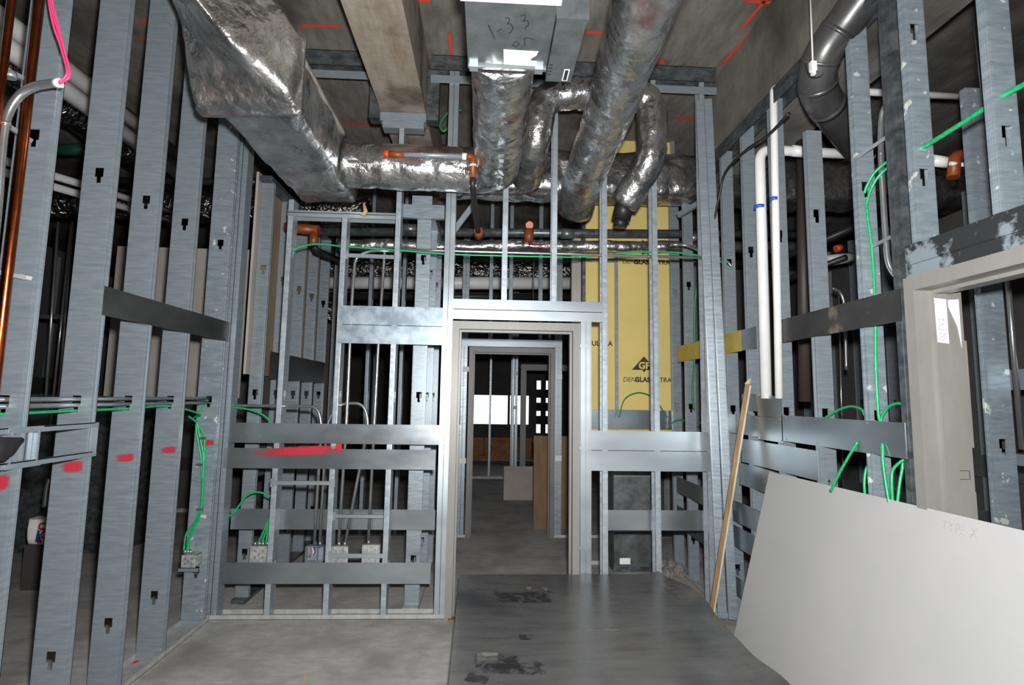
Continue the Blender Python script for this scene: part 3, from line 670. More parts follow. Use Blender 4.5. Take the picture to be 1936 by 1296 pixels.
for k, x in enumerate((0.95, 1.95, 2.95)):
    part('tape_seam', wrinkle(MB().loft([rrect([(xx, 4.605, 3.455), (xx, 4.99, 3.455), (xx, 4.99, 3.915), (xx, 4.605, 3.915)], 0.10) for xx in (x, x+0.03, x+0.06)]), 0.008, 14, 2.0), 'foil', t)
t = thing('rear_duct', 'foil-wrapped duct above the white pipe beyond the back studs', 'duct')
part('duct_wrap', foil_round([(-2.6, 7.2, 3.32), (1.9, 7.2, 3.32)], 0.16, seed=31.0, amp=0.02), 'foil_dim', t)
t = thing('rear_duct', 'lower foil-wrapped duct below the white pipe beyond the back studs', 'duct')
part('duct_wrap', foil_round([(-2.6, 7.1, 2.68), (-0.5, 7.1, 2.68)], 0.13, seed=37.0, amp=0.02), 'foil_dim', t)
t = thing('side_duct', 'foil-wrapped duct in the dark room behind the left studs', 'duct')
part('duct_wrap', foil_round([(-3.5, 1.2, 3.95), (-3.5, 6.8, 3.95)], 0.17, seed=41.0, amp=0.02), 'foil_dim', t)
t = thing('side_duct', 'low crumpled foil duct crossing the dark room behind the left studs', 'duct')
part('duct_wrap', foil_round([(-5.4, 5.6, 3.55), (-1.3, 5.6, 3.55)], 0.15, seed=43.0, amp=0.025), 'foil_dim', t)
t = thing('dark_duct_elbow', 'dark grey round duct elbow above the right stud wall', 'duct')
el = [(1.916, 2.350, 3.710), (1.851, 2.500, 3.593), (1.789, 2.620, 3.465), (1.853, 2.750, 3.364), (2.086, 2.950, 3.320), (2.5, 3.3, 3.3)]
part('duct_body', MB().tube(resample(smooth(el, 8), 0.03), 0.098, 24), 'dark_duct', t)
for i in (10, 16, 22, 28):
    P = smooth(el, 8)
    part('duct_band', MB().tube([P[i], P[i+1]], 0.101, 24), 'dark_duct', t)
rod = thing('hanger_rod', 'white threaded hanger rod with clamp in front of the dark duct elbow', 'rod')
ra, rb = (1.629, 2.450, 3.749), (1.626, 2.450, 3.290)
part('rod', MB().tube([ra, rb], 0.0045, 8), 'white_dull', rod)
q = Vector(rb); part('clamp', MB().box(q.x-0.014, q.x+0.014, q.y-0.012, q.y+0.012, q.z-0.02, q.z+0.03).box(q.x-0.009, q.x+0.009, q.y-0.009, q.y+0.009, q.z-0.04, q.z-0.02), 'white_pvc', rod)
part('strap', MB().tube(smooth([(1.682, 2.600, 3.415), (1.690, 2.580, 3.333), (1.742, 2.580, 3.327), (1.812, 2.620, 3.398)], 6), 0.003, 6), 'black_pipe', rod)

# ------------------------------------------------------------------ metal air terminal box
ab = thing('air_box', 'galvanized metal air box overhead with pen writing and torn paper', 'air box')
ZV = 3.20
cs = part('casing', MB().box(-0.118, 0.262, 1.99, 2.425, ZV, ZV+0.36).box(-0.118, 0.262, 2.417, 2.432, ZV-0.012, ZV), 'sheet_metal', ab)
part('casing_front', MB().box(-0.135, 0.275, 1.55, 1.99, ZV-0.012, ZV+0.36), 'white_dull', ab)
cb = part('control_box', MB().box(0.266, 0.392, 2.045, 2.478, ZV-0.03, ZV+0.30).box(0.262, 0.398, 2.030, 2.052, ZV-0.034, ZV+0.30), 'sheet_metal', ab)
for x in (-0.09, 0.225): part('clip', MB().box(x-0.02, x+0.02, 2.40, 2.44, ZV-0.02, ZV), 'galv_bright', ab)
pp = [(0.055, 2.40), (0.215, 2.405), (0.21, 2.365), (0.18, 2.365), (0.185, 2.345), (0.205, 2.325), (0.212, 2.295), (0.05, 2.292)]
part('paper_label', MB().prism([(x, y, ZV-0.001) for x, y in pp], (0, 0, -0.0012)), 'paper', ab, 'torn white paper')
def bot(lines): return [[(x, y, ZV-0.0008) for x, y in l] for l in lines]
strokes('pen_writing', ab, bot([
    [(-0.022, 2.135), (0.008, 2.225)], [(0.018, 2.175), (0.038, 2.155)],
    [(0.048, 2.09), (0.062, 2.083), (0.070, 2.10), (0.060, 2.125), (0.075, 2.12), (0.086, 2.145), (0.078, 2.175), (0.070, 2.18)],
    [(0.098, 2.108), (0.102, 2.108)],
    [(0.112, 2.072), (0.130, 2.062), (0.136, 2.085), (0.126, 2.102), (0.146, 2.095), (0.152, 2.12), (0.138, 2.148)],
    [(0.098, 2.238), (0.09, 2.26), (0.106, 2.27), (0.12, 2.25), (0.108, 2.232), (0.098, 2.238)],
    [(0.146, 2.262), (0.14, 2.212), (0.15, 2.205), (0.185, 2.215)]]), 0.0045, 'ink', (0, 0, -1), 'handwritten pen marks')
cy = 2.42
part('vent_label', MB().box(0.345, 0.372, cy-0.045, cy+0.045, ZV-0.0315, ZV-0.030), 'paper', cb)
part('vent_slot', MB().box(0.350, 0.367, cy-0.04, cy+0.04, ZV-0.0322, ZV-0.0315), 'ink', cb)
for k in range(4): part('vent_slot', MB().box(0.27, 0.285, 2.34+0.025*k, 2.35+0.025*k, ZV-0.0312, ZV-0.030), 'ink', cb)

# ------------------------------------------------------------------ loose material on the floor
t = thing('metal_sheet_stack', 'large dark grey metal sheet lying flat on timbers before the doorway', 'metal sheet')
ZS = 0.315
edge = [(1.306, 3.975, 0.315), (1.400, 3.706, 0.315), (1.440, 3.437, 0.315), (1.424, 3.235, 0.315), (1.376, 2.977, 0.315), (1.371, 2.763, 0.315), (1.380, 2.491, 0.315), (1.377, 2.185, 0.315), (1.370, 1.843, 0.315)]
left = [(-0.162, 3.965, 0.315), (-0.148, 3.177, 0.315), (-0.138, 2.520, 0.315), (-0.134, 2.023, 0.315)]
def interp(tab, y):
    tab = sorted(tab, key=lambda p: p[1])
    for a, b in zip(tab[:-1], tab[1:]):
        if a[1] <= y <= b[1]: return a[0] + (b[0]-a[0])*(y-a[1])/(b[1]-a[1])
    return tab[0][0] if y < tab[0][1] else tab[-1][0]
secs = []
for k in range(49):
    y = 4.005 - k*(4.005-1.75)/48; x0 = interp(left, y); x1 = interp(edge, y); top = []; bt = []
    for j in range(25):
        u = j/24; x = x0 + (x1-x0)*u
        rip = (0.018*math.sin(y*5.2+0.6) + 0.012*math.sin(y*11.0) + 0.012) * max(0, (u-0.86)/0.14)**2
        z = ZS + rip
        top.append((x, y, z)); bt.append((x, y, z-0.004))
    secs.append(top + bt[::-1])
part('top_sheet', MB().loft(secs, smooth=False), 'floor_sheet', t)
for a, u, v, m in (((-0.066, 2.611, 0.316), (0.34, -0.04, 0), (-0.02, 0.26, 0), 'spray_dark'), ((-0.084, 2.565, 0.317), (0.46, -0.02, 0), (0.0, 0.22, 0), 'spray_dark'), ((-0.043, 2.643, 0.317), (0.16, 0.0, 0), (0.0, 0.22, 0), 'spray_pale'), ((-0.031, 3.385, 0.317), (0.6, 0.0, 0), (0.0, 0.35, 0), 'spray_dark'),
                   ((0.262, 3.648, 0.316), (0.22, 0.0, 0), (0.0, 0.12, 0), 'spray_pale'), ((0.186, 2.927, 0.316), (0.12, 0, 0), (0, 0.12, 0), 'spray_dark'), ((-0.106, 2.534, 0.316), (0.16, -0.06, 0), (0.03, 0.14, 0), 'spray_dark'), ((0.531, 3.056, 0.316), (0.32, 0.0, 0), (0.0, 0.03, 0), 'spray_pale')):
    patch('scuff_mark', t, a, u, v, m)
for y in (2.0, 2.85, 3.7): part('timber', MB().box(0.02, 1.12, y-0.06, y+0.06, 0.0, ZS-0.006), 'wood', t)

bd = thing('drywall_board', 'large pale drywall board leaning against the right stud wall', 'drywall board')
e = Vector((0.300, 0, 1.150)); n_ = Vector((-1.15, 0, 0.30)).normalized()
o = Vector((1.528, 3.372, 0.002))
b = MB().prism([o, o + Vector((0, -2.44, 0.035)), o + e + Vector((0, -2.44, 0.04)), o + e], -n_*0.016)
part('board', b, 'gypsum', bd)
mm = Matrix((Vector((0, -1, 0.016)).normalized(), e.normalized(), n_)).transposed()
text('stencilled_lettering', bd, 'TYPE X', o + e*0.945 + Vector((0, -1.30, 0.02)) + n_*0.001, mm.to_euler(), 0.05, 'stencil', 'LEFT', label='faint stencilled lettering')

wbm = thing('wood_strip', 'thin broken wooden strip leaning across the right corner', 'wood strip')
A, B = Vector((1.564, 3.740, 0.066)), Vector((1.815, 3.600, 1.716))
part('strip', MB().beam(A, B, 0.028, 0.020, (-0.3, -1, 0)), 'wood', wbm)
part('pale_edge', MB().beam(A+Vector((0.019, -0.002, 0)), B+Vector((0.019, -0.002, -0.01)), 0.012, 0.022, (-0.3, -1, 0)), 'wood_edge', wbm)
part('splinter', MB().loft([[B+Vector((x*s, y*s, 0)) + d for x, y in ((-.02, -.008), (.03, -.008), (.03, .008), (-.02, .008))] for s, d in ((1, Vector((0, 0, 0))), (.6, Vector((.015, 0, .03))), (.12, Vector((.032, 0, .05))))]), 'wood_edge', wbm)

def lean(name, label, a, b, m='galv'):
    a = Vector(a); b = Vector(b); d = b - a
    tt = tag(link(name, stud_mesh(0.06, d.length, (), 1, m, fl=0.035), None, a), label, 'metal stud')
    zq = d.normalized(); yq = Vector((0.25, 1, 0)); yq = (yq - zq*yq.dot(zq)).normalized(); xq = yq.cross(zq)
    tt.rotation_mode = 'QUATERNION'; tt.rotation_quaternion = Matrix((xq, yq, zq)).transposed().to_quaternion()
lean('loose_stud', 'loose metal stud leaning in the right corner, the one nearest the wooden strip', (1.705, 3.91, 0.04), (1.645, 3.965, 4.0), 'galv')
lean('loose_stud', 'loose metal stud leaning in the right corner, farther behind the wooden strip', (1.775, 3.89, 0.04), (1.712, 3.965, 4.02), 'galv')

fp = thing('fibreboard_sheet', 'tall brown fibreboard sheet leaning inside the second doorway', 'fibreboard')
part('panel', MB().prism([(0.62, 6.66, 0.0), (1.10, 6.66, 0.0), (1.10, 6.74, 1.12), (0.62, 6.74, 1.12)], (0, 0.02, 0)), 'plywood', fp)
for z in (0.16, 0.75, 0.92, 1.07): part('knot', MB().tube([(0.80, 6.655+z*0.07, z), (0.80, 6.665+z*0.07, z)], 0.012, 8), 'print_dark', fp)
solid('drywall_offcut', MB().prism([((0.312, 8.400, 0.519)[0], 8.4, 0.01), (1.3, 8.4, 0.01), (1.3, 8.46, (0.370, 8.400, 0.520)[2]), ((0.312, 8.400, 0.519)[0], 8.46, (0.370, 8.400, 0.520)[2])], (0, 0.016, 0)), 'gypsum_grey', 'small square drywall offcut standing on the floor beyond two doorways', 'drywall offcut')

rc = thing('metal_riser', 'plain sheet-metal riser with white sticker below the yellow boards', 'riser')
part('casing', MB().box(1.225, 1.61, 5.05, 5.26, 0.045, 1.27), 'sheet_metal', rc)
for z in (0.36, 0.87): part('seam', MB().box(1.225, 1.61, 5.044, 5.05, z, z+0.012), 'galv_bright', rc)
part('base', MB().box(1.22, 1.62, 5.05, 5.26, 0.0, 0.045), 'galv_dark', rc)
part('sticker', MB().box((1.279, 5.040, 0.155)[0], (1.379, 5.040, 0.156)[0], 5.047, 5.0495, 0.07, 0.125), 'paper', rc)
random.seed(3)
for k, (x, y) in enumerate(((1.68, 5.06), (1.79, 5.12), (1.80, 4.93), (1.66, 4.88))):
    r_ = 0.05 + 0.015*(k % 2)
    bb = wrinkle(MB().loft([[(x + r_*s*math.cos(a*math.pi/4), y + r_*s*math.sin(a*math.pi/4), h) for a in range(8)] for s, h in ((1.0, 0.002), (1.05, 0.04), (0.6, 0.09), (0.15, 0.11))], smooth=False), 0.02, 9, k*3.0)
    bb.v = [(p[0], p[1], max(0.001, p[2])) for p in bb.v]
    solid('rubble_lump', bb, 'rubble', ('greyish rubble lump beside the metal riser', 'rubble lump behind the riser towards the corner', 'rubble lump nearest the right wall straps', 'rubble lump in front of the others')[k], 'rubble', 'rubble by the riser')
solid('wood_scrap', MB().prism([(-0.237, 3.970, 0.002), (-0.184, 3.960, 0.002), (-0.184, 4.023, 0.002), (-0.235, 4.042, 0.002)], (0, 0, 0.012)), 'wood', 'orange wood scrap at the foot of the taupe door frame', 'wood scrap')
solid('red_chip', wrinkle(MB().loft([[((-2.034, 3.416, 0.000)[0]+0.018*s*math.cos(a), (-2.034, 3.416, 0.000)[1]+0.018*s*math.sin(a), h) for a in (0, 1, 2, 3, 4, 5)] for s, h in ((1, 0.001), (0.9, 0.006), (0.3, 0.01))], False), 0.003, 30), 'red_paint', 'small red chip on the concrete beside the left studs', 'chip')
solid('paper_scrap', MB().prism([(-1.009, 3.235, 0.001), (-0.997, 3.269, 0.001), (-0.970, 3.240, 0.001), (-0.984, 3.212, 0.001)], (0, 0, 0.002)), 'cream_insul', 'tiny yellowish scrap on the open concrete floor', 'scrap')

# cement bag in the dark room behind the left studs
bg = thing('cement_bag', 'white paper bag with blue triangle and red letters behind the left studs', 'bag')
q0 = Vector((-3.657, 4.600, 0.439))
part('bag_body', wrinkle(MB().loft([rrect([(q0.x-0.03*s, 4.6, z), (q0.x+0.30*s, 4.6, z), (q0.x+0.30*s, 4.7, z), (q0.x-0.03*s, 4.7, z)], 0.03) for s, z in ((0.6, (-3.550, 4.600, 0.357)[2]), (1.0, (-3.555, 4.600, 0.406)[2]), (1.05, (-3.563, 4.600, 0.481)[2]), (0.95, (-3.570, 4.600, 0.552)[2]))]), 0.008, 9), 'paper', bg)
part('bag_triangle', MB().prism([(-3.578, 4.560, 0.388), (-3.525, 4.560, 0.384), (-3.564, 4.560, 0.491)], (0, -0.002, 0)), 'bag_blue', bg)
text('bag_letters', bg, 'USG', (-3.561, 4.560, 0.540), (R(90), R(90), 0), 0.09, 'red_paint', 'LEFT', bold=0.002)
part('bag_shelf', MB().box(q0.x-0.03, q0.x+0.3, 4.6, 4.75, 0.0, (-3.550, 4.600, 0.353)[2]), 'dark_wall', bg)

# ------------------------------------------------------------------ pipes
def pipe(name, label, pts, r, m, cat='pipe', bend=0.08, n=12, group=None):
    return solid(name, MB().tube(fillet(pts, bend), r, n), m, label, cat, group)
def ring(parent, p, d, r, w, m, name='band'):
    p = Vector(p); d = Vector(d).normalized()
    return part(name, MB().tube([p - d*w/2, p + d*w/2], r, 14), m, parent)

pipe('copper_pipe', 'thick vertical copper pipe in front of the nearest left stud', [(-1.945, 2.204, 0.02), (-1.945, 2.204, 4.25)], 0.0185, 'copper')
pipe('copper_pipe', 'thin vertical copper pipe at the very edge beside the left studs', [(-1.945, 2.082, 0.02), (-1.945, 2.082, 4.25)], 0.0145, 'copper')
cp = thing('strut_bar', 'slotted strut bar clamped to the copper pipes, upper one', 'strut')
part('bar', MB().beam((-2.075, 2.160, 2.943), (-2.035, 2.320, 2.952), 0.02, 0.02), 'galv_bright', cp)
part('clamp', MB().tube([(-1.951, 2.120, 2.881), (-1.948, 2.120, 2.854)], 0.02, 10), 'galv_bright', cp)
cp = thing('strut_bar', 'slotted strut bar fixed to the nearest left stud, middle one', 'strut')
part('bar', MB().beam((-2.043, 2.200, 2.713), (-1.994, 2.300, 2.673), 0.015, 0.018), 'galv_bright', cp)
cp = thing('strut_bar', 'slotted strut bar fixed to the nearest left stud, lower one', 'strut')
part('bar', MB().beam((-2.050, 2.240, 2.085), (-1.943, 2.290, 2.068), 0.018, 0.018), 'galv_bright', cp)
part('end_tab', MB().beam((-1.966, 2.285, 2.075), (-1.918, 2.285, 2.065), 0.004, 0.016), 'white_dull', cp)

ec = thing('bent_conduit', 'bent steel conduit stub with pink wires beside the nearest left stud', 'conduit')
part('tube', MB().tube(smooth([(-1.916, 2.120, 0.619), (-1.931, 2.120, 1.551), (-1.938, 2.120, 2.254), (-1.949, 2.120, 2.536), (-1.945, 2.120, 2.680), (-1.910, 2.120, 2.774), (-1.850, 2.120, 2.822), (-1.765, 2.120, 2.842)], 6), 0.0165, 14), 'emt', ec)
part('bushing', MB().tube([(-1.773, 2.120, 2.840), (-1.751, 2.120, 2.843)], 0.0185, 14), 'white_pvc', ec)
part('coupling', MB().tube([(-1.948, 2.120, 2.653), (-1.946, 2.120, 2.669)], 0.0195, 14), 'emt', ec)
for k, pts in enumerate(([(-1.753, 2.110, 2.836), (-1.723, 2.110, 2.872), (-1.724, 2.110, 2.917), (-1.758, 2.110, 3.012), (-1.792, 2.110, 3.103), (-1.827, 2.110, 3.218), (-1.872, 2.110, 3.476)], [(-1.740, 2.100, 2.828), (-1.706, 2.100, 2.855), (-1.710, 2.100, 2.898), (-1.745, 2.100, 3.001), (-1.775, 2.100, 3.096), (-1.810, 2.100, 3.210), (-1.855, 2.100, 3.468)], [(-1.757, 2.115, 2.839), (-1.733, 2.115, 2.868), (-1.731, 2.115, 2.906), (-1.767, 2.115, 3.006), (-1.803, 2.115, 3.094), (-1.835, 2.115, 3.221), (-1.880, 2.115, 3.480)])):
    solid('pink_wire', MB().tube(smooth(pts, 8), 0.0042, 8), 'pink', ('pink wire rising from the bent conduit, outer one at bottom', 'pink wire rising from the bent conduit, lowest loop', 'pink wire rising from the bent conduit, inner one')[k], 'wire', 'pink wires from the conduit stub')

WP = 'white insulated pipes behind the left studs'
pipe('white_pipe', 'upper of two thick white pipes slanting behind the left studs', [(-3.0, 0.6, (-3.000, 3.641, 3.848)[2]), (-3.0, 5.2, (-3.000, 3.641, 3.848)[2])], 0.066, 'white_pvc', n=20, group=WP)
pipe('white_pipe', 'lower of two thick white pipes slanting behind the left studs', [(-2.95, 0.6, (-2.950, 3.598, 3.671)[2]), (-2.95, 5.2, (-2.950, 3.598, 3.671)[2])], 0.064, 'white_pvc', n=20, group=WP)
pipe('white_pipe', 'upper of two thin white pipes low behind the left studs', [(-3.477, 3.700, 3.208), (-3.209, 5.400, 3.422)], 0.03, 'white_dull', n=14, group=WP)
pipe('white_pipe', 'lower of two thin white pipes low behind the left studs', [(-3.468, 3.700, 3.124), (-3.201, 5.400, 3.323)], 0.03, 'white_dull', n=14, group=WP)
pipe('black_pipe', 'black pipe crossing behind the left studs below the foil duct', [(-3.770, 5.200, 3.654), (-1.936, 5.200, 3.705)], 0.035, 'black_pipe')
pipe('green_pipe', 'dark green pipe in the room behind the left studs', [(-4.134, 5.000, 3.857), (-3.750, 5.000, 3.883)], 0.055, 'green_dark')
for k, (x0, y0, x1, y1) in enumerate(((121, 400, 92, 760), (140, 400, 110, 760))):
    pipe('rear_conduit', ('steel conduit rising in the dark room behind the left studs, nearer the corner pipe', 'steel conduit rising in the dark room behind the left studs, farther along')[k], [(-3.861, 5.000, 2.169)[:0] + (-4.016, 5.000, 3.161) if k == 0 else (-3.884, 5.000, 3.165), (-3.959, 5.000, 1.493) if k == 0 else (-3.849, 5.000, 1.495)], 0.011, 'emt', 'conduit')

gp1 = thing('grey_pipe', 'grey steel pipe crossing behind the back studs above the foil pipe', 'pipe')
part('tube', MB().tube([(-1.642, 5.020, 3.151), (3.159, 5.020, 3.271)], 0.042, 14), 'galv_dark', gp1)
for x in (760, 1060, 1300): part('coupling', MB().tube([((-0.839, 5.020, 3.166)[0] if x == 760 else (0.703, 5.020, 3.215)[0] if x == 1060 else (1.970, 5.020, 3.249)[0], 5.02, (0.391, 5.020, 3.205)[2]), (((-0.687, 5.020, 3.171)[0] if x == 760 else (0.833, 5.020, 3.219)[0] if x == 1060 else (2.104, 5.020, 3.254)[0]), 5.02, (0.391, 5.020, 3.205)[2])], 0.05, 14), 'sheet_metal', gp1)
solid('foil_pipe', foil_round([(-1.416, 4.950, 3.002), (3.002, 4.950, 3.115)], 0.058, seed=51, amp=0.012, every=0.35, n=16), 'foil', 'thin foil-wrapped pipe crossing behind the back studs', 'pipe')
pipe('white_main', 'thick white pipe crossing far behind the back studs', [(-2.169, 6.950, 3.058), (1.163, 6.950, 3.139)], 0.085, 'white_pvc', n=18)
pipe('black_pipe', 'black pipe under the thick white pipe far behind the back studs', [(-2.113, 6.800, 2.854), (1.139, 6.800, 2.922)], 0.05, 'black_pipe')

sp = thing('sprinkler_pipe', 'steel sprinkler pipe with orange fittings in front of the round duct', 'pipe')
part('tube', MB().tube([(-0.662, 3.460, 3.220), (-0.156, 3.460, 3.225)], 0.0165, 12), 'galv_worn', sp)
part('end_cap', MB().tube([(-0.718, 3.460, 3.222), (-0.683, 3.460, 3.221)], 0.026, 12), 'orange_cap', sp)
part('fitting', MB().tube([(-0.679, 3.460, 3.221), (-0.584, 3.460, 3.219)], 0.024, 12), 'orange', sp)
part('white_ring', MB().tube([(-0.192, 3.460, 3.224), (-0.159, 3.460, 3.223)], 0.024, 12), 'white_pvc', sp)
part('elbow', MB().tube(fillet([(-0.163, 3.460, 3.223), (-0.120, 3.460, 3.223), (-0.116, 3.460, 3.070)], 0.04), 0.024, 12), 'orange', sp)
part('tape_ring', MB().tube([(-0.119, 3.460, 3.167), (-0.118, 3.460, 3.153)], 0.0255, 12), 'white_pvc', sp)
part('drop_pipe', MB().tube(smooth([(-0.116, 3.460, 3.077), (-0.115, 3.460, 3.010), (-0.100, 3.720, 2.926), (-0.082, 3.920, 2.849)], 5), 0.021, 12), 'black_pipe', sp)
part('coupling', MB().tube([(-0.115, 3.460, 3.029), (-0.115, 3.460, 3.010)], 0.026, 12), 'white_dull', sp)
part('foot_fitting', MB().tube([(-0.082, 3.920, 2.858), (-0.075, 4.000, 2.833)], 0.034, 12), 'orange', sp)
t = thing('sprinkler_tee', 'orange sprinkler tee with round cap on the grey pipe above the header', 'fitting')
part('body', MB().tube([(0.375, 4.830, 3.175), (0.377, 4.830, 3.052)], 0.045, 14), 'orange', t)
part('cap', MB().tube([(0.382, 4.860, 3.226), (0.378, 4.800, 3.206)], 0.036, 14), 'orange_cap', t)
t = thing('sprinkler_tee', 'orange sprinkler tee with black branch under the framed opening', 'fitting')
part('run', MB().tube([(-1.780, 4.600, 3.051), (-1.492, 4.600, 3.031)], 0.045, 14), 'orange', t)
part('branch', MB().tube([(-1.532, 4.600, 3.011), (-1.530, 4.600, 2.887)], 0.040, 14), 'orange', t)
part('branch_pipe', MB().tube([(-1.531, 4.600, 2.906), (-1.521, 4.650, 2.864), (-1.480, 5.200, 2.923)], 0.03, 12), 'black_pipe', t)
t = thing('orange_elbow', 'orange pipe elbow on a white pipe behind the right studs', 'fitting')
part('elbow', MB().tube(fillet([(2.838, 2.900, 3.085), (2.779, 2.900, 3.083), (2.755, 2.900, 2.944)], 0.06), 0.033, 14), 'orange', t)
part('white_band', MB().tube([(2.726, 2.880, 3.022), (2.785, 2.880, 3.018)], 0.012, 8), 'white_pvc', t)
pipe('white_pipe', 'thin white pipe beside the orange elbow behind the right studs', [(2.862, 2.960, 3.057), (3.099, 2.960, 3.060)], 0.013, 'white_pvc')
pipe('white_pipe', 'thick white stub running into the orange elbow behind the right studs', [(2.670, 2.950, 3.072), (2.803, 2.950, 3.057)], 0.034, 'white_pvc')
pipe('white_pipe', 'horizontal white pipe high up behind the right studs', [(2.394, 3.400, 3.782), (3.463, 3.400, 3.779)], 0.024, 'white_pvc')

t = thing('white_drain_pipe', 'thicker white pipe turning down inside the right stud wall', 'pipe')
part('tube', MB().tube(fillet([(2.672, 3.420, 3.325), (2.102, 3.420, 3.333), (1.861, 3.420, 3.335), (1.850, 3.420, 1.618)], 0.09, 8), 0.034, 18), 'white_pvc', t)
part('blue_tie', MB().tube([(1.848, 3.420, 2.933), (1.847, 3.420, 2.911)], 0.037, 16), 'blue', t)
part('coupling', MB().tube([(2.091, 3.420, 3.337), (2.193, 3.420, 3.329)], 0.038, 16), 'white_pvc', t)
t = thing('white_drain_pipe', 'thinner white pipe turning down inside the right stud wall', 'pipe')
part('tube', MB().tube(fillet([(2.070, 3.220, 3.698), (1.860, 3.220, 3.666), (1.823, 3.220, 1.618)], 0.04, 6), 0.023, 16), 'white_pvc', t)
part('blue_tie', MB().tube([(1.836, 3.220, 2.912), (1.835, 3.220, 2.890)], 0.026, 14), 'blue', t)
pipe('white_pipe', 'short open-ended white pipe low behind the right studs', [(2.816, 4.200, 2.776), (3.038, 4.200, 2.814)], 0.045, 'white_dull')

# ------------------------------------------------------------------ conduits, boxes and cables of the left wall
XM = -1.9865
CG = 'steel conduits through the left studs'
for k, (dz, dx) in enumerate(((0.022, 0.0), (-0.006, 0.004))):
    pipe('steel_conduit', ('upper steel conduit threaded through the left studs', 'lower steel conduit threaded through the left studs')[k], [(XM+dx, 0.9, 1.535+dz), (XM+dx, 4.00, 1.535+dz)], 0.0115, 'emt', 'conduit', group=CG)
solid('green_cable', MB().tube(smooth([(XM+0.002, 0.9, 1.492), (XM, 2.2, 1.497), (XM, 2.69, 1.502), (XM, 3.06, 1.503), (XM, 3.46, 1.510), (XM+0.01, 3.80, 1.45), (-2.068, 3.900, 1.421)], 6), 0.0072, 8), 'green', 'green cable slung under the conduits through the left studs', 'cable')
bk = thing('mounting_bracket', 'metal box bracket screwed across the two nearest left studs', 'bracket')
zu, zl = (-1.900, 2.384, 1.432)[2], (-1.900, 2.402, 1.292)[2]
part('upper_rail', MB().box(-1.912, -1.908, 1.51, 2.745, zu-0.012, zu+0.012).box(-1.924, -1.908, 1.51, 2.72, zu+0.008, zu+0.012), 'galv', bk)
part('lower_rail', MB().box(-1.912, -1.908, 1.51, 2.745, zl-0.012, zl+0.012).box(-1.924, -1.908, 1.51, 2.72, zl+0.008, zl+0.012), 'galv', bk)
part('end_plate', MB().box(-1.9125, -1.909, 2.70, 2.745, zl-0.01, zu+0.01), 'galv_bright', bk)
ya, yb_ = (-1.900, 2.261, 1.381)[1], (-1.900, 2.398, 1.369)[1]
bxp = part('box', MB().box(-1.985, -1.905, ya, ya+0.006, zl, zu).box(-1.985, -1.905, yb_-0.006, yb_, zl, zu).box(-1.985, -1.905, ya, yb_, zl, zl+0.005).box(-1.985, -1.905, ya, yb_, zu-0.005, zu).box(-1.99, -1.985, ya, yb_, zl, zu), 'galv', bk)
part('flange', MB().box(-1.906, -1.902, ya-0.02, yb_+0.012, zu-0.006, zu+0.014), 'galv', bk)
part('flange', MB().box(-1.906, -1.902, ya-0.02, yb_+0.012, zl-0.014, zl+0.006), 'galv', bk)
part('bright_liner', MB().box(-1.984, -1.93, yb_-0.03, yb_-0.008, zl+0.01, zu-0.01), 'galv_bright', bk)
solid('black_grip', wrinkle(MB().loft([[(-1.872+w*0.3, p[1], p[2]+h), (-1.872-w*0.3, p[1], p[2]+h), (-1.872-w*0.3, p[1], p[2]-h), (-1.872+w*0.3, p[1], p[2]-h)] for p, w, h in (((-1.872, 2.108, 1.375), .08, .05), ((-1.872, 2.174, 1.368), .08, .045), ((-1.872, 2.224, 1.380), .06, .028), ((-1.872, 2.255, 1.394), .04, .012), ((-1.872, 2.272, 1.395), .02, .004))]), 0.003, 15), 'black_soft', 'black pointed tool end hooked on the mounting bracket', 'tool')

def eb(name, label, x0, x1, y0, y1, z0, z1, m='box_metal', conns=(), front=-1, wires=False):
    """Steel switch box: open tray with a face ring, knock-outs and connectors on top."""
    t = thing(name, label, 'electrical box')
    w = 0.003
    part('box', MB().box(x0, x1, y1-w, y1, z0, z1).box(x0, x0+w, y0, y1, z0, z1).box(x1-w, x1, y0, y1, z0, z1).box(x0, x1, y0, y1, z0, z0+w).box(x0, x1, y0, y1, z1-w, z1), m, t)
    if not wires:
        part('cover', MB().box(x0-0.003, x1+0.003, y0-0.003, y0, z0-0.003, z1+0.003), m, t)
        for ux, uz in ((.27, .3), (.73, .3), (.27, .72), (.73, .72), (.5, .5)):
            xx = x0 + (x1-x0)*ux; zz = z0 + (z1-z0)*uz
            part('knockout', MB().tube([(xx, y0-0.005, zz), (xx, y0-0.002, zz)], 0.010, 10), 'galv_bright', t)
    else:
        xm = x0 + (x1-x0)*0.62
        part('divider', MB().box(xm-w, xm+w, y0-0.002, y1, z0, z1), m, t)
        for k, (m2, a, d) in enumerate((('red_paint', .2, .12), ('white_pvc', .3, .3), ('ink', .4, .2))):
            part('wire_end', MB().tube(smooth([(x0+(x1-x0)*a, y0+0.03, z1-0.01), (x0+(x1-x0)*(a+.12), y0+0.012, (z0+z1)/2+0.01), (x0+(x1-x0)*d, y0+0.02, z0+0.03)], 5), 0.003, 6), m2, t)
    for xx in conns:
        part('connector', MB().tube([(xx, (y0+y1)/2, z1), (xx, (y0+y1)/2, z1+0.028)], 0.0115, 10), 'emt', t)
    return t
def zY(py, Y=4.05): return py
zA, zB = (-1.604, 4.060, 0.495)[2], (-1.597, 4.060, 0.388)[2]
eb('switch_box', 'steel box fed by green cables, low in the back stud wall', (-1.672, 4.060, 0.440)[0], (-1.548, 4.060, 0.440)[0], 4.045, 4.10, zB, zA, conns=[(-1.653, 4.060, 0.495)[0], (-1.623, 4.060, 0.495)[0], (-1.597, 4.060, 0.495)[0], (-1.567, 4.060, 0.495)[0]])
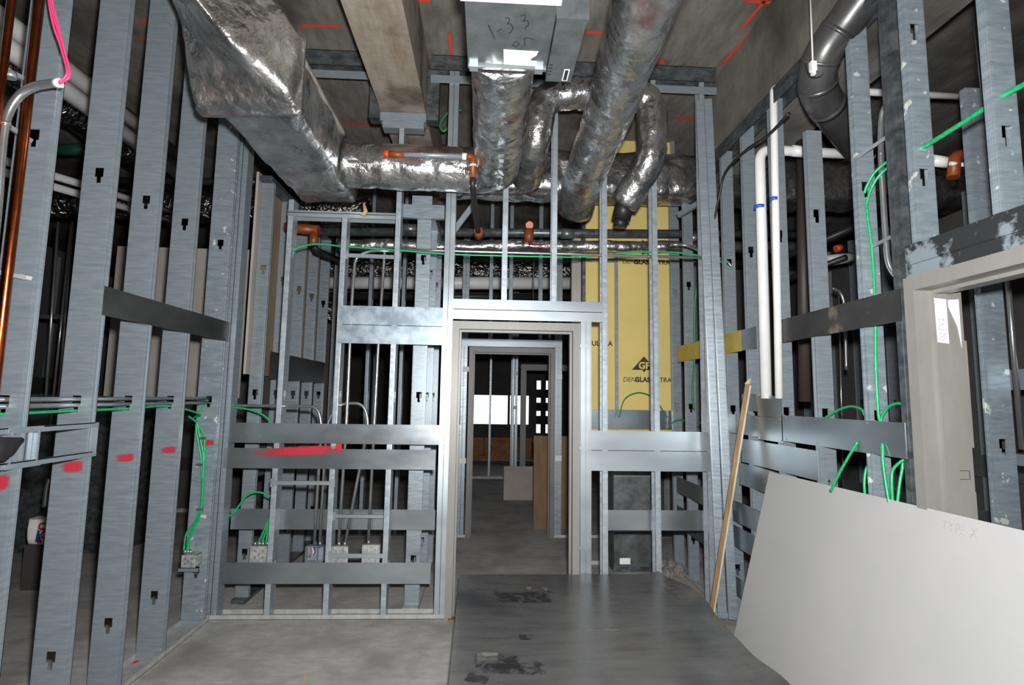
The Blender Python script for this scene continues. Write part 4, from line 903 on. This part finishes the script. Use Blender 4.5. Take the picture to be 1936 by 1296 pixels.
eb('switch_box', 'open double steel box with loose wires, low in the back stud wall', (-1.284, 4.060, 0.440)[0], (-1.155, 4.060, 0.440)[0], 4.045, 4.10, zB-0.002, zA+0.002, m='galv', conns=[(-1.226, 4.060, 0.496)[0], (-1.188, 4.060, 0.496)[0]], wires=True)
eb('switch_box', 'square steel box under two conduits, beside the middle back stud', (-1.094, 4.060, 0.441)[0], (-0.980, 4.060, 0.441)[0], 4.045, 4.10, zB, zA, conns=[(-1.051, 4.060, 0.497)[0], (-1.009, 4.060, 0.497)[0]])
eb('switch_box', 'square steel box under one conduit, nearest the doorway', (-0.873, 4.060, 0.448)[0], (-0.751, 4.060, 0.449)[0], 4.045, 4.10, zB, zA+0.012, conns=[(-0.837, 4.060, 0.508)[0]])
sb = eb('switch_box', 'steel box fed by three green cables on the left stud by the corner', -2.045, -1.955, 3.85, 3.925, (-2.044, 3.860, 0.412)[2], (-2.050, 3.860, 0.489)[2], conns=[(-2.048, 3.860, 0.507)[0], (-2.030, 3.860, 0.507)[0], (-2.012, 3.860, 0.507)[0]])
part('arm', MB().box(-2.06, -1.93, 3.84, 3.85, (-2.042, 3.860, 0.384)[2], (-2.043, 3.860, 0.405)[2]), 'galv_bright', sb)

CL = 'green cables looped on the corner stud'
for k, pts in enumerate((
    [(-1.984, 3.912, 1.549), (-2.039, 3.912, 1.435), (-2.051, 3.912, 1.353), (-2.028, 3.912, 1.242), (-1.996, 3.912, 1.106), (-1.977, 3.912, 0.851), (-2.006, 3.912, 0.713), (-2.063, 3.912, 0.616), (-2.071, 3.912, 0.488)],
    [(-2.108, 3.905, 1.431), (-2.050, 3.905, 1.387), (-1.992, 3.905, 1.302), (-1.981, 3.905, 1.254), (-1.970, 3.905, 1.008), (-1.968, 3.905, 0.784), (-2.007, 3.905, 0.683), (-2.037, 3.905, 0.600), (-2.050, 3.905, 0.490)],
    [(-2.044, 3.900, 1.399), (-2.019, 3.900, 1.302), (-1.983, 3.900, 1.163), (-1.971, 3.900, 0.998), (-1.971, 3.900, 0.763), (-2.009, 3.900, 0.645), (-2.035, 3.900, 0.566), (-2.033, 3.900, 0.492)])):
    solid('green_cable', MB().tube(smooth(pts, 6), 0.0068, 8), 'green', ('green cable dropping from the conduit hole down the corner stud', 'green cable bowing outermost down the corner stud', 'green cable running innermost down the corner stud')[k], 'cable', CL)
for k, p in enumerate(((-1.984, 3.900, 1.277), (-1.996, 3.900, 1.093), (-1.967, 3.895, 0.789))):
    solid('cable_clip', MB().box(p[0]-0.022, p[0]+0.022, p[1]-0.012, p[1]-0.008, p[2]-0.008, p[2]+0.008).tube([(p[0]-0.02, p[1]-0.014, p[2]), (p[0]-0.02, p[1]-0.008, p[2])], 0.006, 6), 'emt', ('small metal clip topmost on the green cables of the corner stud', 'small metal clip midway on the green cables of the corner stud', 'small metal clip lowest on the green cables of the corner stud')[k], 'clip', 'cable clips')

# ------------------------------------------------------------------ conduits and cables of the back wall
BC = 'steel conduits in the back stud wall'
YC = 4.07
def cond(label, pts, r=0.0115, bend=0.11):
    return pipe('steel_conduit', label, pts, r, 'emt', 'conduit', bend, 12, BC)
cond('steel conduit bending down from the corner to the open double box', [(-2.027, 4.070, 1.504), (-1.572, 4.070, 1.507), (-1.260, 4.070, 1.508), (-1.222, 4.070, 1.386), (-1.229, 4.070, 0.482)])
cond('steel conduit arching over to the second inlet of the open double box', [(-1.195, 4.085, 0.478), (-1.188, 4.085, 1.386), (-1.109, 4.085, 1.534), (-0.919, 4.085, 1.537), (-0.877, 4.085, 1.390), (-1.015, 4.085, 0.479)])
cond('steel conduit with hooked top dropping behind the spangled plates', [(-0.675, 4.075, 2.719), (-0.920, 4.075, 2.720), (-1.032, 4.075, 2.666), (-1.042, 4.075, 2.357), (-1.040, 4.075, 1.389), (-1.055, 4.075, 0.481)])
cond('steel conduit with grey curl on top, tallest beside the plates', [(-0.815, 4.250, 2.869), (-0.818, 4.140, 2.823), (-0.810, 4.080, 2.699), (-0.827, 4.075, 1.952), (-0.832, 4.075, 1.391), (-0.840, 4.075, 0.489)], bend=0.05)
cond('long horizontal steel conduit across the back wall, dipping at its right end', [(-0.675, 4.068, 2.734), (-0.305, 4.068, 2.732), (1.593, 4.068, 2.736), (1.904, 4.068, 2.737), (1.971, 4.068, 2.639), (1.941, 4.068, 2.492)], bend=0.12)
cond('short dark conduit stub poking out beside the yellow boards', [(1.540, 4.300, 2.907), (1.676, 4.300, 2.911), (1.757, 4.200, 2.830), (1.801, 4.100, 2.738)], bend=0.08)
GB = 'green cables in the back stud wall'
def gcab(label, pts, r=0.0068, m='green', g=GB):
    return solid('green_cable', MB().tube(smooth(pts, 7), r, 8), m, label, 'cable', g)
gcab('long green cable looping from the opening post along the horizontal conduit', [(-1.506, 4.055, 2.697), (-1.432, 4.055, 2.732), (-1.321, 4.055, 2.752), (-1.079, 4.055, 2.739), (-0.672, 4.055, 2.721), (-0.303, 4.055, 2.703), (0.110, 4.055, 2.702), (0.493, 4.055, 2.705), (0.695, 4.055, 2.707)])
gcab('green cable rising over the horizontal conduit before the yellow boards', [(0.698, 4.075, 2.712), (0.995, 4.075, 2.747), (1.273, 4.075, 2.772), (1.553, 4.075, 2.772), (1.769, 4.075, 2.739), (1.906, 4.075, 2.691), (1.965, 4.075, 2.606)])
gcab('green cable curving from the corner into the upper strap plate', [(-1.909, 4.050, 1.491), (-1.813, 4.050, 1.488), (-1.723, 4.050, 1.470), (-1.636, 4.050, 1.432), (-1.571, 4.050, 1.371)])
gcab('green cable waving across the lower bay beside the corner', [(-1.985, 4.060, 0.684), (-1.896, 4.060, 0.692), (-1.823, 4.060, 0.722), (-1.778, 4.060, 0.786), (-1.733, 4.060, 0.851), (-1.651, 4.060, 0.878), (-1.550, 4.060, 0.845)])
gcab('green cable into the low steel box, nearest the corner', [(-1.634, 4.066, 0.505), (-1.601, 4.066, 0.587), (-1.569, 4.066, 0.673), (-1.539, 4.066, 0.745)])
gcab('green cable into the low steel box, middle one', [(-1.606, 4.072, 0.503), (-1.585, 4.072, 0.586), (-1.560, 4.072, 0.672), (-1.535, 4.072, 0.767)])
gcab('green cable into the low steel box, nearest the stud', [(-1.572, 4.062, 0.506), (-1.566, 4.062, 0.588), (-1.548, 4.062, 0.674), (-1.526, 4.062, 0.750)])
gcab('green cable coil hanging high behind the back wall', [(-0.318, 4.500, 4.182), (-0.395, 4.500, 4.104), (-0.453, 4.500, 4.003), (-0.423, 4.500, 3.940), (-0.369, 4.500, 3.991), (-0.316, 4.500, 4.122), (-0.270, 4.500, 4.144)], 0.011, 'green_far')
gcab('thin green cable arching in front of the yellow boards', [(1.316, 5.200, 1.417), (1.370, 5.200, 1.589), (1.476, 5.200, 1.658), (1.583, 5.200, 1.655), (1.688, 5.200, 1.589), (1.803, 5.200, 1.424)], 0.006, 'green_far')
gcab('thin green cable tangled low before the yellow boards', [(1.749, 5.050, 1.319), (1.818, 5.050, 1.395), (1.906, 5.050, 1.406), (1.972, 5.050, 1.352), (2.061, 5.050, 1.383), (2.180, 5.050, 1.354)], 0.006, 'green_far')
gcab('green cable clipped to a stud behind the right corner', [(1.880, 4.616, 2.608), (1.880, 4.666, 2.350), (1.880, 4.685, 1.966), (1.880, 4.747, 1.705), (1.880, 4.720, 1.515)], 0.009, 'green_far')

# ------------------------------------------------------------------ right wall services
GR = 'green cables in the right stud wall'
gcab('thick green cable slanting through the studs above the right door frame', [(1.895, 1.594, 2.740), (1.895, 1.690, 2.739), (1.895, 1.759, 2.741), (1.895, 1.911, 2.729), (1.895, 2.116, 2.720), (1.895, 2.217, 2.725)], 0.0105, g=GR)
gcab('green cable curling down to the hole in the strapped right stud', [(1.895, 2.217, 2.730), (1.928, 2.350, 2.770), (1.900, 2.420, 2.737), (1.882, 2.455, 2.683), (1.875, 2.470, 2.645)], g=GR)
gcab('green cable running down the whole face of the right stud', [(1.893, 2.216, 2.709), (1.934, 2.360, 2.746), (1.905, 2.430, 2.695), (1.885, 2.465, 2.605), (1.882, 2.465, 2.536), (1.894, 2.465, 2.375), (1.897, 2.465, 2.228), (1.893, 2.465, 2.017), (1.882, 2.465, 1.784), (1.881, 2.465, 1.569), (1.887, 2.465, 1.506)], g=GR)
gcab('green cable arching into the lower right strap, beside the jamb', [(1.900, 2.320, 1.589), (1.898, 2.360, 1.600), (1.899, 2.420, 1.582), (1.893, 2.460, 1.531), (1.885, 2.465, 1.468)], g=GR)
gcab('green cable arching between two right studs over the strap', [(1.854, 2.520, 1.541), (1.866, 2.560, 1.569), (1.883, 2.660, 1.580), (1.886, 2.760, 1.559), (1.876, 2.860, 1.513)], g=GR)
gcab('green cable slanting down from a hole in the lower right strap', [(1.842, 2.565, 1.407), (1.825, 2.604, 1.336), (1.810, 2.651, 1.257), (1.800, 2.727, 1.138)], g=GR)
gcab('green cable hanging from the other hole in the right strap', [(1.842, 2.399, 1.416), (1.830, 2.386, 1.340), (1.830, 2.377, 1.247), (1.830, 2.360, 1.132)], g=GR)
gcab('ribbed green cable bowing beside the strapped stud low down', [(1.873, 2.530, 1.311), (1.852, 2.530, 1.273), (1.841, 2.530, 1.210), (1.842, 2.530, 1.136)], g=GR)
gcab('ribbed green cable bending down by the jamb low down', [(1.890, 2.320, 1.356), (1.870, 2.340, 1.332), (1.854, 2.360, 1.296), (1.846, 2.360, 1.238), (1.845, 2.360, 1.144)], g=GR)
gcab('green cable dropping straight beside the jamb low down', [(1.906, 2.360, 1.368), (1.900, 2.360, 1.309), (1.883, 2.360, 1.238), (1.864, 2.360, 1.133)], g=GR)
pipe('steel_conduit', 'bowed steel conduit between the jamb and the strapped right stud', smooth([(1.961, 2.360, 3.060), (1.949, 2.400, 3.058), (1.943, 2.420, 2.971), (1.933, 2.420, 2.751), (1.933, 2.420, 2.429), (1.936, 2.420, 2.297), (1.951, 2.410, 2.230), (1.966, 2.380, 2.184)], 6), 0.0135, 'emt', 'conduit')
for k, (a, d) in enumerate((((1.839, 2.460, 2.827), (1.924, 2.320, 2.891)), ((1.896, 2.460, 2.371), (1.910, 2.320, 2.391)))):
    solid('steel_strap', MB().beam(a, d, 0.004, 0.018), 'galv_bright', ('small steel strap bracing the bowed conduit, upper one', 'small steel strap bracing the bowed conduit, lower one')[k], 'strap')
solid('black_cable', MB().tube(smooth([(1.763, 3.950, 2.994), (1.788, 3.900, 3.190), (1.797, 3.800, 3.340), (1.804, 3.500, 3.364), (1.794, 3.200, 3.316), (1.815, 2.980, 3.352)], 6), 0.010, 8), 'black_pipe', 'black cable sagging along the top of the right stud wall', 'cable')
for k, (xa, xb) in enumerate(((1876, 1900), (1906, 1930))):
    pa = (2.850, 2.801, 2.394) if k == 0 else (2.850, 2.711, 2.371)
    pb = (2.850, 2.806, 1.359) if k == 0 else (2.850, 2.719, 1.367)
    pipe('rear_conduit', ('bright steel conduit beyond the right door frame, nearer its jamb', 'bright steel conduit beyond the right door frame, farther from its jamb')[k], [(2.85, (pa[1]+pb[1])/2, pb[2]), (2.85, (pa[1]+pb[1])/2, 2.75)], 0.014, 'emt', 'conduit')
pipe('hanger_rod', 'thin rod hanging from the slab behind the right studs', [(3.365, 3.300, 4.361), (3.385, 3.300, 3.724)], 0.005, 'galv', 'rod')
pipe('hanger_rod', 'thin bright rod standing behind the strapped right studs', [(2.781, 4.000, 2.440), (2.742, 4.000, 0.884)], 0.005, 'emt', 'rod')
# stray framing beyond the right studs
solid('diagonal_brace', MB().beam((1.701, 4.550, 3.254), (1.902, 4.300, 3.351), 0.03, 0.045), 'galv', 'diagonal metal brace near the top of the right corner', 'brace')
solid('diagonal_brace', MB().beam((-0.304, 4.350, 2.970), (-0.136, 4.350, 3.215), 0.03, 0.045), 'galv', 'diagonal metal brace above the doorway beside the black drop pipe', 'brace')

# ------------------------------------------------------------------ more services in the dark rooms behind the studs
pipe('brown_pipe', 'dark brown riser pipe standing behind the right studs', [(2.475, 3.900, 3.782), (2.408, 3.900, 1.601)], 0.045, 'brown_pipe', bend=0.01)
pipe('black_pipe', 'black sloping pipe behind the right studs, upper one', [(2.594, 4.400, 2.859), (2.974, 3.900, 3.025)], 0.03, 'black_pipe')
pipe('black_pipe', 'black sloping pipe behind the right studs, lower one', [(2.586, 4.400, 2.652), (2.787, 3.900, 2.730)], 0.022, 'black_pipe')
pipe('rear_conduit', 'hooked grey conduit behind the right strap plate', smooth([(2.664, 3.900, 2.480), (2.730, 3.900, 2.436), (2.752, 3.900, 2.296), (2.742, 3.900, 1.847)], 6), 0.012, 'emt', 'conduit')
pipe('rear_conduit', 'thin conduit crossing high behind the right studs', [(2.496, 4.200, 3.915), (3.246, 4.200, 3.917)], 0.012, 'emt', 'conduit')
solid('orange_plug', MB().tube([(2.913, 4.200, 2.883), (2.959, 4.200, 2.898)], 0.03, 10), 'orange_cap', 'small orange plug above the open-ended white pipe', 'plug')
for k, (a, b2) in enumerate((((-3.783, 4.600, 4.731), (-3.796, 4.600, 4.134)), ((-3.194, 4.200, 4.704), (-3.195, 4.200, 3.993)), ((-0.564, 4.900, 4.510), (-0.564, 4.900, 4.186)), ((0.478, 5.400, 3.157), (0.473, 5.400, 2.595)))):
    pipe('hanger_rod', ('thin hanger rod above the thick white pipes at the edge', 'thin hanger rod above the thick white pipes by the second stud', 'thin hanger rod beside the concrete beam behind the wall', 'thin hanger rod above the door header')[k], [a, b2], 0.006, 'galv_dark', 'rod')
jb = thing('junction_box', 'small white box with conduit inside the first doorway, left side', 'electrical box')
part('box', MB().box((-0.328, 6.100, 1.252)[0], (-0.268, 6.100, 1.253)[0], 6.08, 6.13, (-0.302, 6.100, 1.170)[2], (-0.305, 6.100, 1.282)[2]), 'box_metal', jb)
part('stub', MB().tube([(-0.293, 6.100, 1.283), (-0.302, 6.100, 2.330)], 0.012, 10), 'emt', jb)
# low equipment in the unlit room seen between the left studs
eq = thing('dark_cabinet', 'dark sheet-metal cabinet in the room behind the left studs', 'cabinet')
part('body', MB().box(-4.6, -3.6, 5.6, 6.1, 0.0, 1.55), 'galv_dark', eq)
part('door', MB().box(-4.55, -4.12, 5.585, 5.6, 0.1, 1.5), 'galv_dark', eq); part('door', MB().box(-4.08, -3.65, 5.585, 5.6, 0.1, 1.5), 'galv_dark', eq)
pipe('rear_conduit', 'bright conduit pair member rising behind the second left stud', [(-4.05, 5.2, 1.2), (-4.05, 5.2, 3.2)], 0.012, 'emt', 'conduit')
pipe('rear_conduit', 'bright conduit pair member rising behind the third left stud', [(-3.2, 5.15, 0.6), (-3.2, 5.15, 2.6)], 0.012, 'emt', 'conduit')
solid('strut_rail', MB().box(-4.7, -2.4, 5.24, 5.28, 2.28, 2.32), 'galv_dark', 'dark strut rail carrying the conduits behind the left studs', 'strut')
solid('pipe_elbow_stub', MB().tube(smooth([(-3.408, 4.400, 0.689), (-3.409, 4.400, 0.810), (-3.399, 4.400, 0.911)], 5), 0.016, 10), 'emt', 'bent metal pipe stub above the cement bag', 'pipe')
